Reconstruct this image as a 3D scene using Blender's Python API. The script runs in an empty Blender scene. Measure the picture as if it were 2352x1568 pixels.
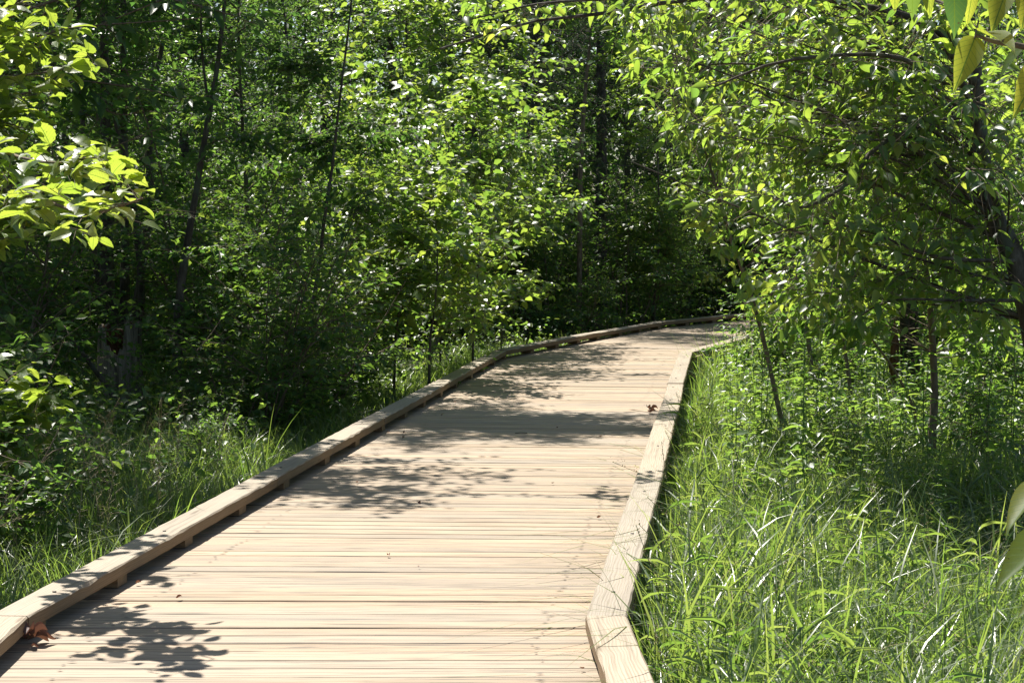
import bpy, math, random
import numpy as np
from mathutils import Vector

# ------------------------------------------------------------------ camera, sky, sun, exposure
S = bpy.context.scene
COL = S.collection
FPX, W2, H2, HOR = 4400.0, 1176.0, 784.0, 528.0       # focal length and image centre, in pixels of a 2352 px wide frame
CAM = np.array([0.0, 0.0, 1.65])
PITCH = math.atan((H2 - HOR) / FPX)
cd = bpy.data.cameras.new('camera'); cam = bpy.data.objects.new('camera', cd); COL.objects.link(cam)
cam.location = CAM; cam.rotation_euler = (math.pi/2 - PITCH, 0, 0)
cd.sensor_width = 36.0; cd.lens = 36.0 * FPX / 2352.0
cd.clip_start = 0.05; cd.clip_end = 2000
S.camera = cam

SUNV = np.array([-0.26, 0.61, 1.0]); SUNV = SUNV / np.linalg.norm(SUNV)
EL = math.asin(SUNV[2]); AZ = math.atan2(SUNV[0], SUNV[1])
wd = bpy.data.worlds.new("World"); S.world = wd; wd.use_nodes = True
nt = wd.node_tree
sky = nt.nodes.new('ShaderNodeTexSky'); sky.sky_type = 'NISHITA'; sky.sun_disc = False
sky.sun_elevation = EL; sky.sun_rotation = AZ % (2*math.pi)
bg = nt.nodes['Background']; bg.inputs['Strength'].default_value = 0.06
nt.links.new(sky.outputs[0], bg.inputs[0])
sl = bpy.data.lights.new('sun', 'SUN'); sl.energy = 5.0; sl.angle = math.radians(0.53); sl.color = (1.0, 0.95, 0.86)
so = bpy.data.objects.new('sun', sl); COL.objects.link(so)
so.rotation_euler = Vector(SUNV).to_track_quat('Z', 'Y').to_euler(); so.location = SUNV * 60
S.view_settings.view_transform = 'Standard'; S.view_settings.look = 'None'
S.view_settings.exposure = 1.1; S.view_settings.gamma = 1.0
S.cycles.max_bounces = 5; S.cycles.diffuse_bounces = 3; S.cycles.transmission_bounces = 2; S.cycles.glossy_bounces = 2
S.cycles.caustics_reflective = False; S.cycles.caustics_refractive = False

# ------------------------------------------------------------------ helpers
UP = np.array([0, 0, 1.0])
def ray(x, y):
    a = (x - W2) / FPX; b = (H2 - y) / FPX
    return np.array([a, math.cos(PITCH) + b*math.sin(PITCH), -math.sin(PITCH) + b*math.cos(PITCH)])
def at_depth(x, y, d):
    r = ray(x, y); return CAM + r * (d / r[1])
def at_height(x, y, z):
    r = ray(x, y); return CAM + r * ((z - CAM[2]) / r[2])
def unit(v):
    return v / np.maximum(np.linalg.norm(v, axis=-1, keepdims=True), 1e-9)

def setp(o, label=None, cat=None, group=None, kind=None):
    if label: o['label'] = label
    if cat: o['category'] = cat
    if group: o['group'] = group
    if kind: o['kind'] = kind
    return o
def empty(name, loc=(0, 0, 0), rz=0.0, **k):
    o = bpy.data.objects.new(name, None); COL.objects.link(o)
    o.location = loc; o.rotation_euler = (0, 0, rz); o.empty_display_size = 0.1
    return setp(o, **k)
def copy_thing(root, loc, rz, sc=1.0, **k):
    r = root.copy(); COL.objects.link(r); r.location = loc; r.rotation_euler = (0, 0, rz); r.scale = (sc, sc, sc)
    for ch in list(root.children):
        c = ch.copy(); COL.objects.link(c); c.parent = r
        for g in list(ch.children):
            d = g.copy(); COL.objects.link(d); d.parent = c
    return setp(r, **k)

class Geo:
    """collects vertices and tri / quad faces with a material slot and a tint per face"""
    def __init__(s): s.v = []; s.n = 0; s.f = []; s.pa = []
    def add(s, verts, faces, mat=0, tint=None, smooth=True, grain=None):
        verts = np.asarray(verts, float).reshape(-1, 3); faces = np.asarray(faces, np.int64)
        if len(faces) == 0: return
        t = np.zeros(len(faces)) if tint is None else np.broadcast_to(np.asarray(tint, float), (len(faces),))
        s.f.append((faces + s.n, mat, t, smooth)); s.v.append(verts); s.n += len(verts)
        s.pa.append(np.zeros((len(verts), 3)) if grain is None else np.asarray(grain, float).reshape(-1, 3))
    def more(s, faces, base, mat=0, tint=None, smooth=True):      # further faces on vertices already added
        faces = np.asarray(faces, np.int64)
        t = np.zeros(len(faces)) if tint is None else np.broadcast_to(np.asarray(tint, float), (len(faces),))
        s.f.append((faces + base, mat, t, smooth))
    def mesh(s, name, mats, grain=False):
        me = bpy.data.meshes.new(name)
        V = np.concatenate(s.v)
        me.vertices.add(len(V)); me.vertices.foreach_set('co', V.astype(np.float32).ravel())
        loops = np.concatenate([f.ravel() for f, *_ in s.f])
        tot = np.concatenate([np.full(len(f), f.shape[1]) for f, *_ in s.f])
        me.loops.add(len(loops)); me.loops.foreach_set('vertex_index', loops.astype(np.int32))
        me.polygons.add(len(tot))
        me.polygons.foreach_set('loop_start', (np.cumsum(tot) - tot).astype(np.int32))
        me.polygons.foreach_set('material_index', np.concatenate([np.full(len(f), m) for f, m, *_ in s.f]).astype(np.int32))
        me.polygons.foreach_set('use_smooth', np.concatenate([np.full(len(f), sm) for f, _, _, sm in s.f]))
        a = me.attributes.new('tint', 'FLOAT', 'FACE')
        a.data.foreach_set('value', np.concatenate([t for _, _, t, _ in s.f]).astype(np.float32))
        if grain:
            g = me.attributes.new('grain', 'FLOAT_VECTOR', 'POINT')
            g.data.foreach_set('vector', np.concatenate(s.pa).astype(np.float32).ravel())
        for m in mats: me.materials.append(m)
        me.update(calc_edges=True)
        return me
    def obj(s, name, mats, parent=None, grain=False, **k):
        o = bpy.data.objects.new(name, s.mesh(name, mats, grain)); COL.objects.link(o)
        if parent is not None: o.parent = parent
        return setp(o, **k)

def tubes(geo, P, R, sides=4, mat=0, cap=False, wob=0.0, rng=None):
    """P (N,K,3) centre lines, R (N,K) radii"""
    P = np.asarray(P, float); R = np.asarray(R, float)
    if P.ndim == 2: P = P[None]; R = R[None]
    N, K, _ = P.shape
    T = unit(np.gradient(P, axis=1))
    ov = unit(P[:, -1] - P[:, 0])
    ref = np.where(np.abs(ov[:, 2:3]) > 0.75, np.array([[1.0, 0, 0]]), np.array([[0, 0, 1.0]]))[:, None, :]
    A = unit(np.cross(T, np.broadcast_to(ref, T.shape))); B = np.cross(T, A)
    ang = np.arange(sides) / sides * 2*math.pi
    RR = R[:, :, None]
    if wob > 0: RR = RR * (1 + wob * rng.normal(size=(N, K, sides)))
    else: RR = np.broadcast_to(RR, (N, K, sides))
    V = P[:, :, None, :] + RR[..., None] * (np.cos(ang)[None, None, :, None]*A[:, :, None, :] + np.sin(ang)[None, None, :, None]*B[:, :, None, :])
    idx = np.arange(N*K*sides).reshape(N, K, sides)
    a = idx[:, :-1, :]; b = np.roll(idx, -1, 2)[:, :-1, :]; c = np.roll(idx, -1, 2)[:, 1:, :]; d = idx[:, 1:, :]
    F = np.stack([a, b, c, d], -1).reshape(-1, 4)
    base = geo.n
    geo.add(V, F, mat)
    if cap:
        for n in range(N):
            for k in (0, K-1):
                ring = idx[n, k]
                if sides % 2 == 0:
                    for i in range(1, sides//2):
                        geo.more([[ring[i-1], ring[i], ring[sides-1-i], ring[(sides-i) % sides]]], base, mat)

def spline(pts, K):
    """resample a polyline smoothly (Catmull-Rom) to K points"""
    p = np.asarray(pts, float)
    if len(p) == 2: return p[0] + (p[1]-p[0]) * np.linspace(0, 1, K)[:, None]
    q = np.vstack([2*p[0]-p[1], p, 2*p[-1]-p[-2]])
    out = []
    for t in np.linspace(0, len(p)-1-1e-6, K):
        i = int(t); f = t - i
        a, b, c, d = q[i], q[i+1], q[i+2], q[i+3]
        out.append(0.5*((2*b) + (c-a)*f + (2*a-5*b+4*c-d)*f*f + (3*b-a-3*c+d)*f**3))
    return np.array(out)

# leaf templates: rows of (along, half width, lift of the rim, sag of the midrib)
def leaf_template(kind):
    if kind == 'far':
        v = np.array([[0, 0, 0], [.45, -.5, .10], [.45, .5, .10], [1, 0, -.10]]); t = np.array([[0, 1, 3], [0, 3, 2]]); q = np.zeros((0, 4), int)
        return v, t, q
    if kind == 'mid':
        st = [(.30, .5, -.01), (.68, .36, -.04)]
    elif kind == 'serrate':
        st = [(.08, .20, .0), (.12, .33, 0), (.22, .40, 0), (.25, .47, 0), (.38, .47, -.01), (.41, .52, -.01), (.54, .46, -.02), (.57, .50, -.03), (.70, .36, -.05), (.73, .39, -.06), (.86, .17, -.10), (.88, .19, -.10)]
    elif kind == 'long':
        st = [(.2, .42, .01), (.45, .5, 0), (.75, .3, -.06)]
    elif kind == 'fine':
        st = [(.05, .22, 0), (.14, .40, 0), (.28, .50, .0), (.42, .50, -.01), (.56, .43, -.03), (.70, .31, -.06), (.82, .18, -.09), (.92, .07, -.12)]
    v = [[0, 0, 0]]
    for u, w, s in st: v += [[u, -w, s+.09*w*2], [u, 0, s], [u, w, s+.09*w*2]]
    v.append([1, 0, st[-1][2]-.07])
    n = len(st); t = [[0, 1, 2], [0, 2, 3]]; q = []
    for i in range(n-1):
        a = 1+3*i; b = a+3
        q += [[a, b, b+1, a+1], [a+1, b+1, b+2, a+2]]
    a = 1+3*(n-1); e = len(v)-1
    t += [[a, e, a+1], [a+1, e, a+2]]
    return np.array(v, float), np.array(t), np.array(q).reshape(-1, 4)
TPL = {k: leaf_template(k) for k in ('far', 'mid', 'serrate', 'long', 'fine')}

def leaves(geo, pos, d, n, L, wr, kind, mat=1, tint=None, smooth=True, curl=None):
    """pos (N,3) leaf base, d (N,3) direction, n (N,3) rough normal, L (N,) length, wr width / length"""
    v, t, q = TPL[kind]
    N = len(pos)
    d = unit(d); s = unit(np.cross(n, d)); n = np.cross(d, s)
    L = np.broadcast_to(np.asarray(L, float), (N,)); wr = np.broadcast_to(np.asarray(wr, float), (N,))
    sag = v[None, :, 2] if curl is None else v[None, :, 2] * 1.0 - np.asarray(curl)[:, None] * v[None, :, 0]**2
    V = pos[:, None, :] + L[:, None, None] * (v[None, :, 0, None]*d[:, None, :] + v[None, :, 1, None]*wr[:, None, None]*s[:, None, :] + sag[..., None]*n[:, None, :])
    off = (np.arange(N) * len(v))[:, None, None]
    base = geo.n
    if tint is None: tint = np.zeros(N)
    F3 = (t[None] + off).reshape(-1, 3)
    geo.add(V, F3, mat, np.repeat(tint, len(t)), smooth, np.tile(v, (N, 1)))
    if len(q): geo.more((q[None] + off).reshape(-1, 4), base, mat, np.repeat(tint, len(q)), smooth)

def sprout(geo, rng, limbs, n_twig, twig_len, leaf_len, per_twig, t0=0.25, t1=1.0, droop=0.15, flat=0.5, wr=0.6, kind='far',
           spread=0.45, leaf_droop=0.25, rad=0.003, along=0.55, keep=None, tpow=1.0, twig_mat=0, leaf_mat=1, up=0.1, sides=3, tbias=0.0):
    """twigs along limbs (M,K,3), leaves along the twigs"""
    limbs = np.asarray(limbs); M, K, _ = limbs.shape
    seglen = np.linalg.norm(limbs[:, -1]-limbs[:, 0], axis=1) + .2
    li = rng.choice(M, n_twig, p=seglen/seglen.sum())
    t = t0 + (t1-t0) * rng.random(n_twig)**tpow
    f = t*(K-1); i0 = np.minimum(f.astype(int), K-2); fr = (f-i0)[:, None]
    p0 = limbs[li, i0]*(1-fr) + limbs[li, i0+1]*fr
    tan = unit(limbs[li, i0+1] - limbs[li, i0])
    rv = rng.normal(size=(n_twig, 3)); rv[:, 2] *= flat
    dr = unit(along*tan + unit(rv) + np.array([0, 0, up]))
    TL = twig_len * (0.45 + 0.9*rng.random(n_twig))
    KT = 4
    s = np.linspace(0, 1, KT)
    wig = rng.normal(size=(n_twig, 1, 3)) * 0.12
    P = p0[:, None, :] + TL[:, None, None] * (s[None, :, None]*dr[:, None, :] + (s**2)[None, :, None]*(wig + np.array([0, 0, -droop])))
    if keep is not None:
        m = keep(P[:, -1]) & keep(P[:, 1]); P = P[m]; TL = TL[m]; n_twig = len(P)
    R = rad * (1.0 - 0.7*s)[None, :] * (0.7 + .6*rng.random(n_twig))[:, None]
    tubes(geo, P, R, sides, twig_mat)
    # leaves
    n = per_twig
    tt = (np.arange(n)+0.6)/n
    tt = np.broadcast_to(tt, (n_twig, n)) + rng.normal(size=(n_twig, n))*0.04
    tt = np.clip(tt, 0.08, 1.0)
    ff = tt*(KT-1); j0 = np.minimum(ff.astype(int), KT-2); fj = (ff-j0)[..., None]
    ar = np.arange(n_twig)[:, None]
    pos = P[ar, j0]*(1-fj) + P[ar, j0+1]*fj
    tg = unit(P[ar, j0+1]-P[ar, j0])
    sd = unit(np.cross(tg, UP) + 1e-4)
    sgn = np.where((np.arange(n) % 2) == 0, 1.0, -1.0)[None, :, None]
    d = unit(tg*0.55 + sd*sgn*(0.75) + rng.normal(size=(n_twig, n, 3))*0.28 + np.array([0, 0, -leaf_droop]))
    nn = unit(UP + rng.normal(size=(n_twig, n, 3))*spread)
    L = leaf_len * (0.42 + 0.95*rng.random((n_twig, n))) * (1.0 - 0.25*tt)
    pos = pos + d*(L*0.16)[..., None]
    tint = np.clip(rng.normal(0.45+tbias, 0.2, (n_twig, 1)) + rng.normal(0, .12, (n_twig, n)), 0, 1)
    leaves(geo, pos.reshape(-1, 3), d.reshape(-1, 3), nn.reshape(-1, 3), L.ravel(), wr, kind, leaf_mat, tint.ravel(), kind != 'far')
    return n_twig*n

# ------------------------------------------------------------------ materials
def new_mat(name):
    m = bpy.data.materials.new(name); m.use_nodes = True
    t = m.node_tree; b = t.nodes['Principled BSDF']; return m, t, b
def N(t, typ, **k):
    n = t.nodes.new(typ)
    for a, v in k.items(): setattr(n, a, v)
    return n
def ramp(t, stops):
    r = t.nodes.new('ShaderNodeValToRGB'); e = r.color_ramp.elements
    while len(e) < len(stops): e.new(0.5)
    for x, (p, c) in zip(e, stops): x.position = p; x.color = (*c, 1)
    return r
def leaf_mat(name, cols, tcols, trans=0.5, rough=0.36, spec=0.5, veins=False):
    cols = [(r_*1.05, g_*.93, b_*1.45) for r_, g_, b_ in cols]; tcols = [(r_, g_*.93, b_+.02) for r_, g_, b_ in tcols]
    m, t, b = new_mat(name)
    at = N(t, 'ShaderNodeAttribute', attribute_name='tint')
    r1 = ramp(t, list(zip(np.linspace(0, 1, len(cols)), cols))); r2 = ramp(t, list(zip(np.linspace(0, 1, len(tcols)), tcols)))
    t.links.new(at.outputs['Fac'], r1.inputs[0]); t.links.new(at.outputs['Fac'], r2.inputs[0])
    no = N(t, 'ShaderNodeTexNoise'); no.inputs['Scale'].default_value = 35; no.inputs['Detail'].default_value = 2
    tc = N(t, 'ShaderNodeTexCoord'); t.links.new(tc.outputs['Object'], no.inputs['Vector'])
    hs = N(t, 'ShaderNodeMixRGB', blend_type='MULTIPLY'); hs.inputs[0].default_value = 0.5
    rr = ramp(t, [(0.3, (.72, .72, .72)), (0.7, (1.15, 1.15, 1.1))])
    t.links.new(no.outputs['Fac'], rr.inputs[0]); t.links.new(r1.outputs[0], hs.inputs[1]); t.links.new(rr.outputs[0], hs.inputs[2])
    t.links.new(hs.outputs[0], b.inputs['Base Color'])
    b.inputs['Roughness'].default_value = rough; b.inputs['Specular IOR Level'].default_value = spec
    tr = N(t, 'ShaderNodeBsdfTranslucent'); t.links.new(r2.outputs[0], tr.inputs['Color'])
    if veins:         # midrib and slanting side veins; 'grain' = (along, across)
        ga = N(t, 'ShaderNodeAttribute', attribute_name='grain'); sp = N(t, 'ShaderNodeSeparateXYZ'); t.links.new(ga.outputs['Vector'], sp.inputs[0])
        def mth(op, *x):
            n = N(t, 'ShaderNodeMath', operation=op)
            for i, q in enumerate(x):
                if isinstance(q, (int, float)): n.inputs[i].default_value = q
                else: t.links.new(q, n.inputs[i])
            return n.outputs[0]
        av = mth('ABSOLUTE', sp.outputs['Y']); sl_ = mth('SUBTRACT', sp.outputs['X'], mth('MULTIPLY', av, .55))
        vn = mth('MAXIMUM', mth('LESS_THAN', av, .022), mth('MULTIPLY', mth('GREATER_THAN', mth('SINE', mth('MULTIPLY', sl_, 55.0)), .93), .6))
        spt = N(t, 'ShaderNodeTexNoise'); spt.inputs['Scale'].default_value = 90; t.links.new(tc.outputs['Object'], spt.inputs['Vector'])
        spot = mth('GREATER_THAN', spt.outputs['Fac'], .70)
        mv = N(t, 'ShaderNodeMixRGB'); t.links.new(vn, mv.inputs[0]); t.links.new(r2.outputs[0], mv.inputs[1]); mv.inputs[2].default_value = (.16, .26, .03, 1)
        ms = N(t, 'ShaderNodeMixRGB'); t.links.new(spot, ms.inputs[0]); t.links.new(mv.outputs[0], ms.inputs[1]); ms.inputs[2].default_value = (.12, .09, .03, 1)
        t.links.new(ms.outputs[0], tr.inputs['Color'])
        mb = N(t, 'ShaderNodeMixRGB'); t.links.new(vn, mb.inputs[0]); t.links.new(hs.outputs[0], mb.inputs[1]); mb.inputs[2].default_value = (.13, .2, .07, 1); t.links.new(mb.outputs[0], b.inputs['Base Color'])
        bu = N(t, 'ShaderNodeBump'); bu.inputs['Strength'].default_value = .4; bu.inputs['Distance'].default_value = .002; bu.invert = True; t.links.new(vn, bu.inputs['Height']); t.links.new(bu.outputs[0], b.inputs['Normal'])
    mx = N(t, 'ShaderNodeMixShader'); mx.inputs[0].default_value = trans
    t.links.new(b.outputs[0], mx.inputs[1]); t.links.new(tr.outputs[0], mx.inputs[2])
    t.links.new(mx.outputs[0], t.nodes['Material Output'].inputs['Surface'])
    return m
M_LEAF = leaf_mat('shrub_leaf', [(.035, .085, .022), (.055, .125, .028), (.085, .15, .03)], [(.12, .30, .02), (.22, .42, .03), (.36, .52, .04)], .5, .42, .45)
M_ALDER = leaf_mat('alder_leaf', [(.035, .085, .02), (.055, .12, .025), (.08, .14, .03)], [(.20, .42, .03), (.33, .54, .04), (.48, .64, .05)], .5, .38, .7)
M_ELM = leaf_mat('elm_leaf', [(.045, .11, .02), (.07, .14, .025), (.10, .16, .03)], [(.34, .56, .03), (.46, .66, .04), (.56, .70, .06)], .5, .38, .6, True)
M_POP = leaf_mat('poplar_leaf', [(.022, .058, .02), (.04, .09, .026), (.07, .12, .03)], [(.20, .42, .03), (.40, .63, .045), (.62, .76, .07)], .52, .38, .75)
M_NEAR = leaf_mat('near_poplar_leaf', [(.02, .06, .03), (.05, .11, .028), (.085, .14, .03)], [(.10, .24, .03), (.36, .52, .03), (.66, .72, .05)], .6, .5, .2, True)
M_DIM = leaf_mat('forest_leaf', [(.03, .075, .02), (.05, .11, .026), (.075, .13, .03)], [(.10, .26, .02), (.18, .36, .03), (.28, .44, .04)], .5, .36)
M_NEEDLE = leaf_mat('needle', [(.02, .05, .022), (.035, .075, .03), (.05, .09, .03)], [(.05, .12, .03), (.08, .16, .03), (.1, .18, .04)], .3, .5, .3)
M_GRASS = leaf_mat('grass_blade', [(.05, .105, .02), (.085, .15, .035), (.13, .175, .055)], [(.20, .40, .03), (.33, .52, .05), (.46, .6, .09)], .45, .36, .85)
M_HERB = leaf_mat('herb_leaf', [(.045, .12, .025), (.07, .15, .03), (.1, .17, .035)], [(.2, .44, .03), (.34, .56, .05), (.46, .62, .07)], .5, .4, .6)
M_DRY = leaf_mat('dry_leaf', [(.09, .055, .03), (.14, .085, .045), (.2, .13, .075)], [(.2, .09, .03), (.25, .12, .04), (.3, .15, .05)], .2, .6, .3)

def bark_mat(name, c0, c1, c2, sc=14.0, stretch=0.25, bump=0.5, moss=None):
    m, t, b = new_mat(name)
    tc = N(t, 'ShaderNodeTexCoord'); mp = N(t, 'ShaderNodeMapping'); mp.inputs['Scale'].default_value = (1, 1, stretch)
    t.links.new(tc.outputs['Object'], mp.inputs[0])
    no = N(t, 'ShaderNodeTexNoise'); no.inputs['Scale'].default_value = sc; no.inputs['Detail'].default_value = 6; no.inputs['Roughness'].default_value = .65
    t.links.new(mp.outputs[0], no.inputs['Vector'])
    r = ramp(t, [(0.32, c0), (0.52, c1), (0.72, c2)]); t.links.new(no.outputs['Fac'], r.inputs[0])
    t.links.new(r.outputs[0], b.inputs['Base Color']); b.inputs['Roughness'].default_value = .85; b.inputs['Specular IOR Level'].default_value = .25
    bm = N(t, 'ShaderNodeBump'); bm.inputs['Strength'].default_value = bump; bm.inputs['Distance'].default_value = .02
    t.links.new(no.outputs['Fac'], bm.inputs['Height']); t.links.new(bm.outputs[0], b.inputs['Normal'])
    if moss:
        n2 = N(t, 'ShaderNodeTexNoise'); n2.inputs['Scale'].default_value = 5; t.links.new(tc.outputs['Object'], n2.inputs['Vector'])
        r2 = ramp(t, [(.55, (0, 0, 0)), (.66, (1, 1, 1))]); t.links.new(n2.outputs['Fac'], r2.inputs[0])
        mx = N(t, 'ShaderNodeMixRGB'); t.links.new(r2.outputs[0], mx.inputs[0]); t.links.new(r.outputs[0], mx.inputs[1]); mx.inputs[2].default_value = (*moss, 1)
        t.links.new(mx.outputs[0], b.inputs['Base Color'])
    return m
M_BARK = bark_mat('bark', (.035, .028, .022), (.09, .075, .06), (.17, .15, .125), 16, .25, .6, (.10, .11, .08))
M_TWIG = bark_mat('twig_bark', (.08, .06, .042), (.17, .13, .095), (.26, .21, .16), 30, .3, .2)
M_PALE = bark_mat('pale_bark', (.12, .11, .09), (.24, .22, .19), (.36, .34, .3), 20, .4, .3)
M_SPRUCE = bark_mat('spruce_bark', (.03, .026, .022), (.075, .065, .055), (.16, .145, .13), 22, .5, .8, (.12, .13, .11))
M_FURROW = bark_mat('furrowed_bark', (.015, .012, .01), (.06, .05, .04), (.16, .13, .105), 24, .12, 1.0)
M_RED = bark_mat('red_rot_wood', (.07, .03, .018), (.16, .07, .035), (.26, .14, .08), 30, .2, .6)

def wood_mat(name, base, alt, dark, crack=0.64, wave=False, side=None):
    """weathered timber: 'grain' = (metres along, metres across, piece number)"""
    m, t, b = new_mat(name)
    at = N(t, 'ShaderNodeAttribute', attribute_name='grain')
    def mapped(sx, sy, sz=7.31):
        mp = N(t, 'ShaderNodeMapping'); mp.inputs['Scale'].default_value = (sx, sy, sz); t.links.new(at.outputs['Vector'], mp.inputs[0]); return mp
    def noise(mp, detail=4, rough=.6, dist=0.0):
        n = N(t, 'ShaderNodeTexNoise'); n.inputs['Scale'].default_value = 1; n.inputs['Detail'].default_value = detail
        n.inputs['Roughness'].default_value = rough; n.inputs['Distortion'].default_value = dist
        t.links.new(mp.outputs[0], n.inputs['Vector']); return n
    fine = noise(mapped(2.2, 95)); broad = noise(mapped(1.1, 9, 3.3), 3); piece = N(t, 'ShaderNodeTexWhiteNoise', noise_dimensions='1D'); sxz = N(t, 'ShaderNodeSeparateXYZ'); t.links.new(at.outputs['Vector'], sxz.inputs[0]); t.links.new(sxz.outputs['Z'], piece.inputs['W'])
    r0 = ramp(t, [(.28, alt), (.5, base), (.75, tuple(min(1, c*1.12) for c in base))]); 
    ad = N(t, 'ShaderNodeMath', operation='MULTIPLY_ADD'); ad.inputs[1].default_value = .62; t.links.new(broad.outputs['Fac'], ad.inputs[0])
    ml = N(t, 'ShaderNodeMath', operation='MULTIPLY'); ml.inputs[1].default_value = .36; t.links.new(piece.outputs['Value'], ml.inputs[0])
    t.links.new(ml.outputs[0], ad.inputs[2]); t.links.new(ad.outputs[0], r0.inputs[0])
    r1 = ramp(t, [(.25, (.66, .63, .6)), (.45, (.93, .92, .91)), (.7, (1.06, 1.06, 1.06))]); t.links.new(fine.outputs['Fac'], r1.inputs[0])
    mu = N(t, 'ShaderNodeMixRGB', blend_type='MULTIPLY'); mu.inputs[0].default_value = .8
    t.links.new(r0.outputs[0], mu.inputs[1]); t.links.new(r1.outputs[0], mu.inputs[2])
    # some pieces have greyed more than others
    gy = N(t, 'ShaderNodeMath', operation='MULTIPLY_ADD'); gy.inputs[1].default_value = .37; gy.inputs[2].default_value = .11; t.links.new(sxz.outputs['Z'], gy.inputs[0])
    w2 = N(t, 'ShaderNodeTexWhiteNoise', noise_dimensions='1D'); t.links.new(gy.outputs[0], w2.inputs['W'])
    rg_ = ramp(t, [(.45, (0, 0, 0)), (1, (.55, .55, .55))]); t.links.new(w2.outputs['Value'], rg_.inputs[0])
    mg = N(t, 'ShaderNodeMixRGB'); t.links.new(rg_.outputs[0], mg.inputs[0]); t.links.new(mu.outputs[0], mg.inputs[1]); mg.inputs[2].default_value = (.30, .265, .215, 1)
    kn = N(t, 'ShaderNodeTexVoronoi'); kn.inputs['Scale'].default_value = 1; t.links.new(mapped(1.3, 7, 13.1).outputs[0], kn.inputs['Vector'])
    rk = ramp(t, [(.05, (.45, .38, .32)), (.12, (1, 1, 1))]); t.links.new(kn.outputs['Distance'], rk.inputs[0])
    mk = N(t, 'ShaderNodeMixRGB', blend_type='MULTIPLY'); mk.inputs[0].default_value = .8; t.links.new(mg.outputs[0], mk.inputs[1]); t.links.new(rk.outputs[0], mk.inputs[2])
    mu = mk; last = mu
    if wave:
        wv = N(t, 'ShaderNodeTexWave', bands_direction='Y'); wv.inputs['Scale'].default_value = 1.0; wv.inputs['Distortion'].default_value = 9; wv.inputs['Detail'].default_value = 2.5; wv.inputs['Detail Scale'].default_value = .9
        t.links.new(mapped(2.6, 22, 5.1).outputs[0], wv.inputs['Vector'])
        r3 = ramp(t, [(.0, (.72, .68, .62)), (.3, (.96, .95, .94)), (1, (1.04, 1.04, 1.04))]); t.links.new(wv.outputs['Fac'], r3.inputs[0])
        m3 = N(t, 'ShaderNodeMixRGB', blend_type='MULTIPLY'); m3.inputs[0].default_value = .75
        t.links.new(last.outputs[0], m3.inputs[1]); t.links.new(r3.outputs[0], m3.inputs[2]); last = m3
    cr = noise(mapped(1.7, 120, 9.1), 3, .55, .2)
    r2 = ramp(t, [(crack, (0, 0, 0)), (crack+.03, (1, 1, 1))]); t.links.new(cr.outputs['Fac'], r2.inputs[0])
    m2 = N(t, 'ShaderNodeMixRGB'); t.links.new(r2.outputs[0], m2.inputs[0]); t.links.new(last.outputs[0], m2.inputs[1]); m2.inputs[2].default_value = (*dark, 1)
    c2 = noise(mapped(.8, 30, 4.7), 2, .5, .15); rc = ramp(t, [(.60, (1, 1, 1)), (.68, (.55, .52, .5))]); t.links.new(c2.outputs['Fac'], rc.inputs[0])
    mc = N(t, 'ShaderNodeMixRGB', blend_type='MULTIPLY'); mc.inputs[0].default_value = .5; t.links.new(m2.outputs[0], mc.inputs[1]); t.links.new(rc.outputs[0], mc.inputs[2]); m2 = mc
    # stains of the weather
    st = noise(mapped(.9, 2.2, 1.3), 4, .6); r4 = ramp(t, [(.35, (.8, .79, .78)), (.6, (1, 1, 1))]); t.links.new(st.outputs['Fac'], r4.inputs[0])
    m4 = N(t, 'ShaderNodeMixRGB', blend_type='MULTIPLY'); m4.inputs[0].default_value = .7; t.links.new(m2.outputs[0], m4.inputs[1]); t.links.new(r4.outputs[0], m4.inputs[2])
    fin = m4.outputs[0]
    if side:          # sawn sides browner than the bleached top, their shade also painted into the colour
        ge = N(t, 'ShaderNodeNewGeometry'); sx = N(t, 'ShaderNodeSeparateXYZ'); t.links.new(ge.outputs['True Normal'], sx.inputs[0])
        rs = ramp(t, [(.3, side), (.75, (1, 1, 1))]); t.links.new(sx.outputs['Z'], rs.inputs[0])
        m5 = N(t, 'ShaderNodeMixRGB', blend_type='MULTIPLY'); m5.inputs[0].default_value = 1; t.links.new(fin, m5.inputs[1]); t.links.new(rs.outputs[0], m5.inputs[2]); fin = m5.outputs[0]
    t.links.new(fin, b.inputs['Base Color'])
    b.inputs['Roughness'].default_value = .62; b.inputs['Specular IOR Level'].default_value = .35
    bm = N(t, 'ShaderNodeBump'); bm.inputs['Strength'].default_value = .5; bm.inputs['Distance'].default_value = .004
    t.links.new(fine.outputs['Fac'], bm.inputs['Height']); t.links.new(bm.outputs[0], b.inputs['Normal'])
    return m
M_DECK = wood_mat('weathered_deck_wood', (.39, .289, .19), (.28, .222, .162), (.06, .05, .04), .585)
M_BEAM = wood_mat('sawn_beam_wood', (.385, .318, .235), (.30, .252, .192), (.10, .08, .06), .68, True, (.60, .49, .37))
M_UNDER = wood_mat('dark_joist_wood', (.16, .13, .10), (.12, .10, .08), (.05, .04, .03), .70)
def plain(name, c, rough=.7):
    m, t, b = new_mat(name)
    no = N(t, 'ShaderNodeTexNoise'); no.inputs['Scale'].default_value = 40
    r = ramp(t, [(.3, tuple(x*.7 for x in c)), (.7, c)]); t.links.new(no.outputs['Fac'], r.inputs[0]); t.links.new(r.outputs[0], b.inputs['Base Color'])
    b.inputs['Roughness'].default_value = rough; return m
M_NAIL = plain('rusty_nail', (.06, .045, .035), .6)
M_SEED = plain('grass_seed', (.30, .24, .12), .7)
m, t, b = new_mat('forest_floor'); M_SOIL = m
tc = N(t, 'ShaderNodeTexCoord'); no = N(t, 'ShaderNodeTexNoise'); no.inputs['Scale'].default_value = 3; no.inputs['Detail'].default_value = 8
t.links.new(tc.outputs['Object'], no.inputs['Vector'])
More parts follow.
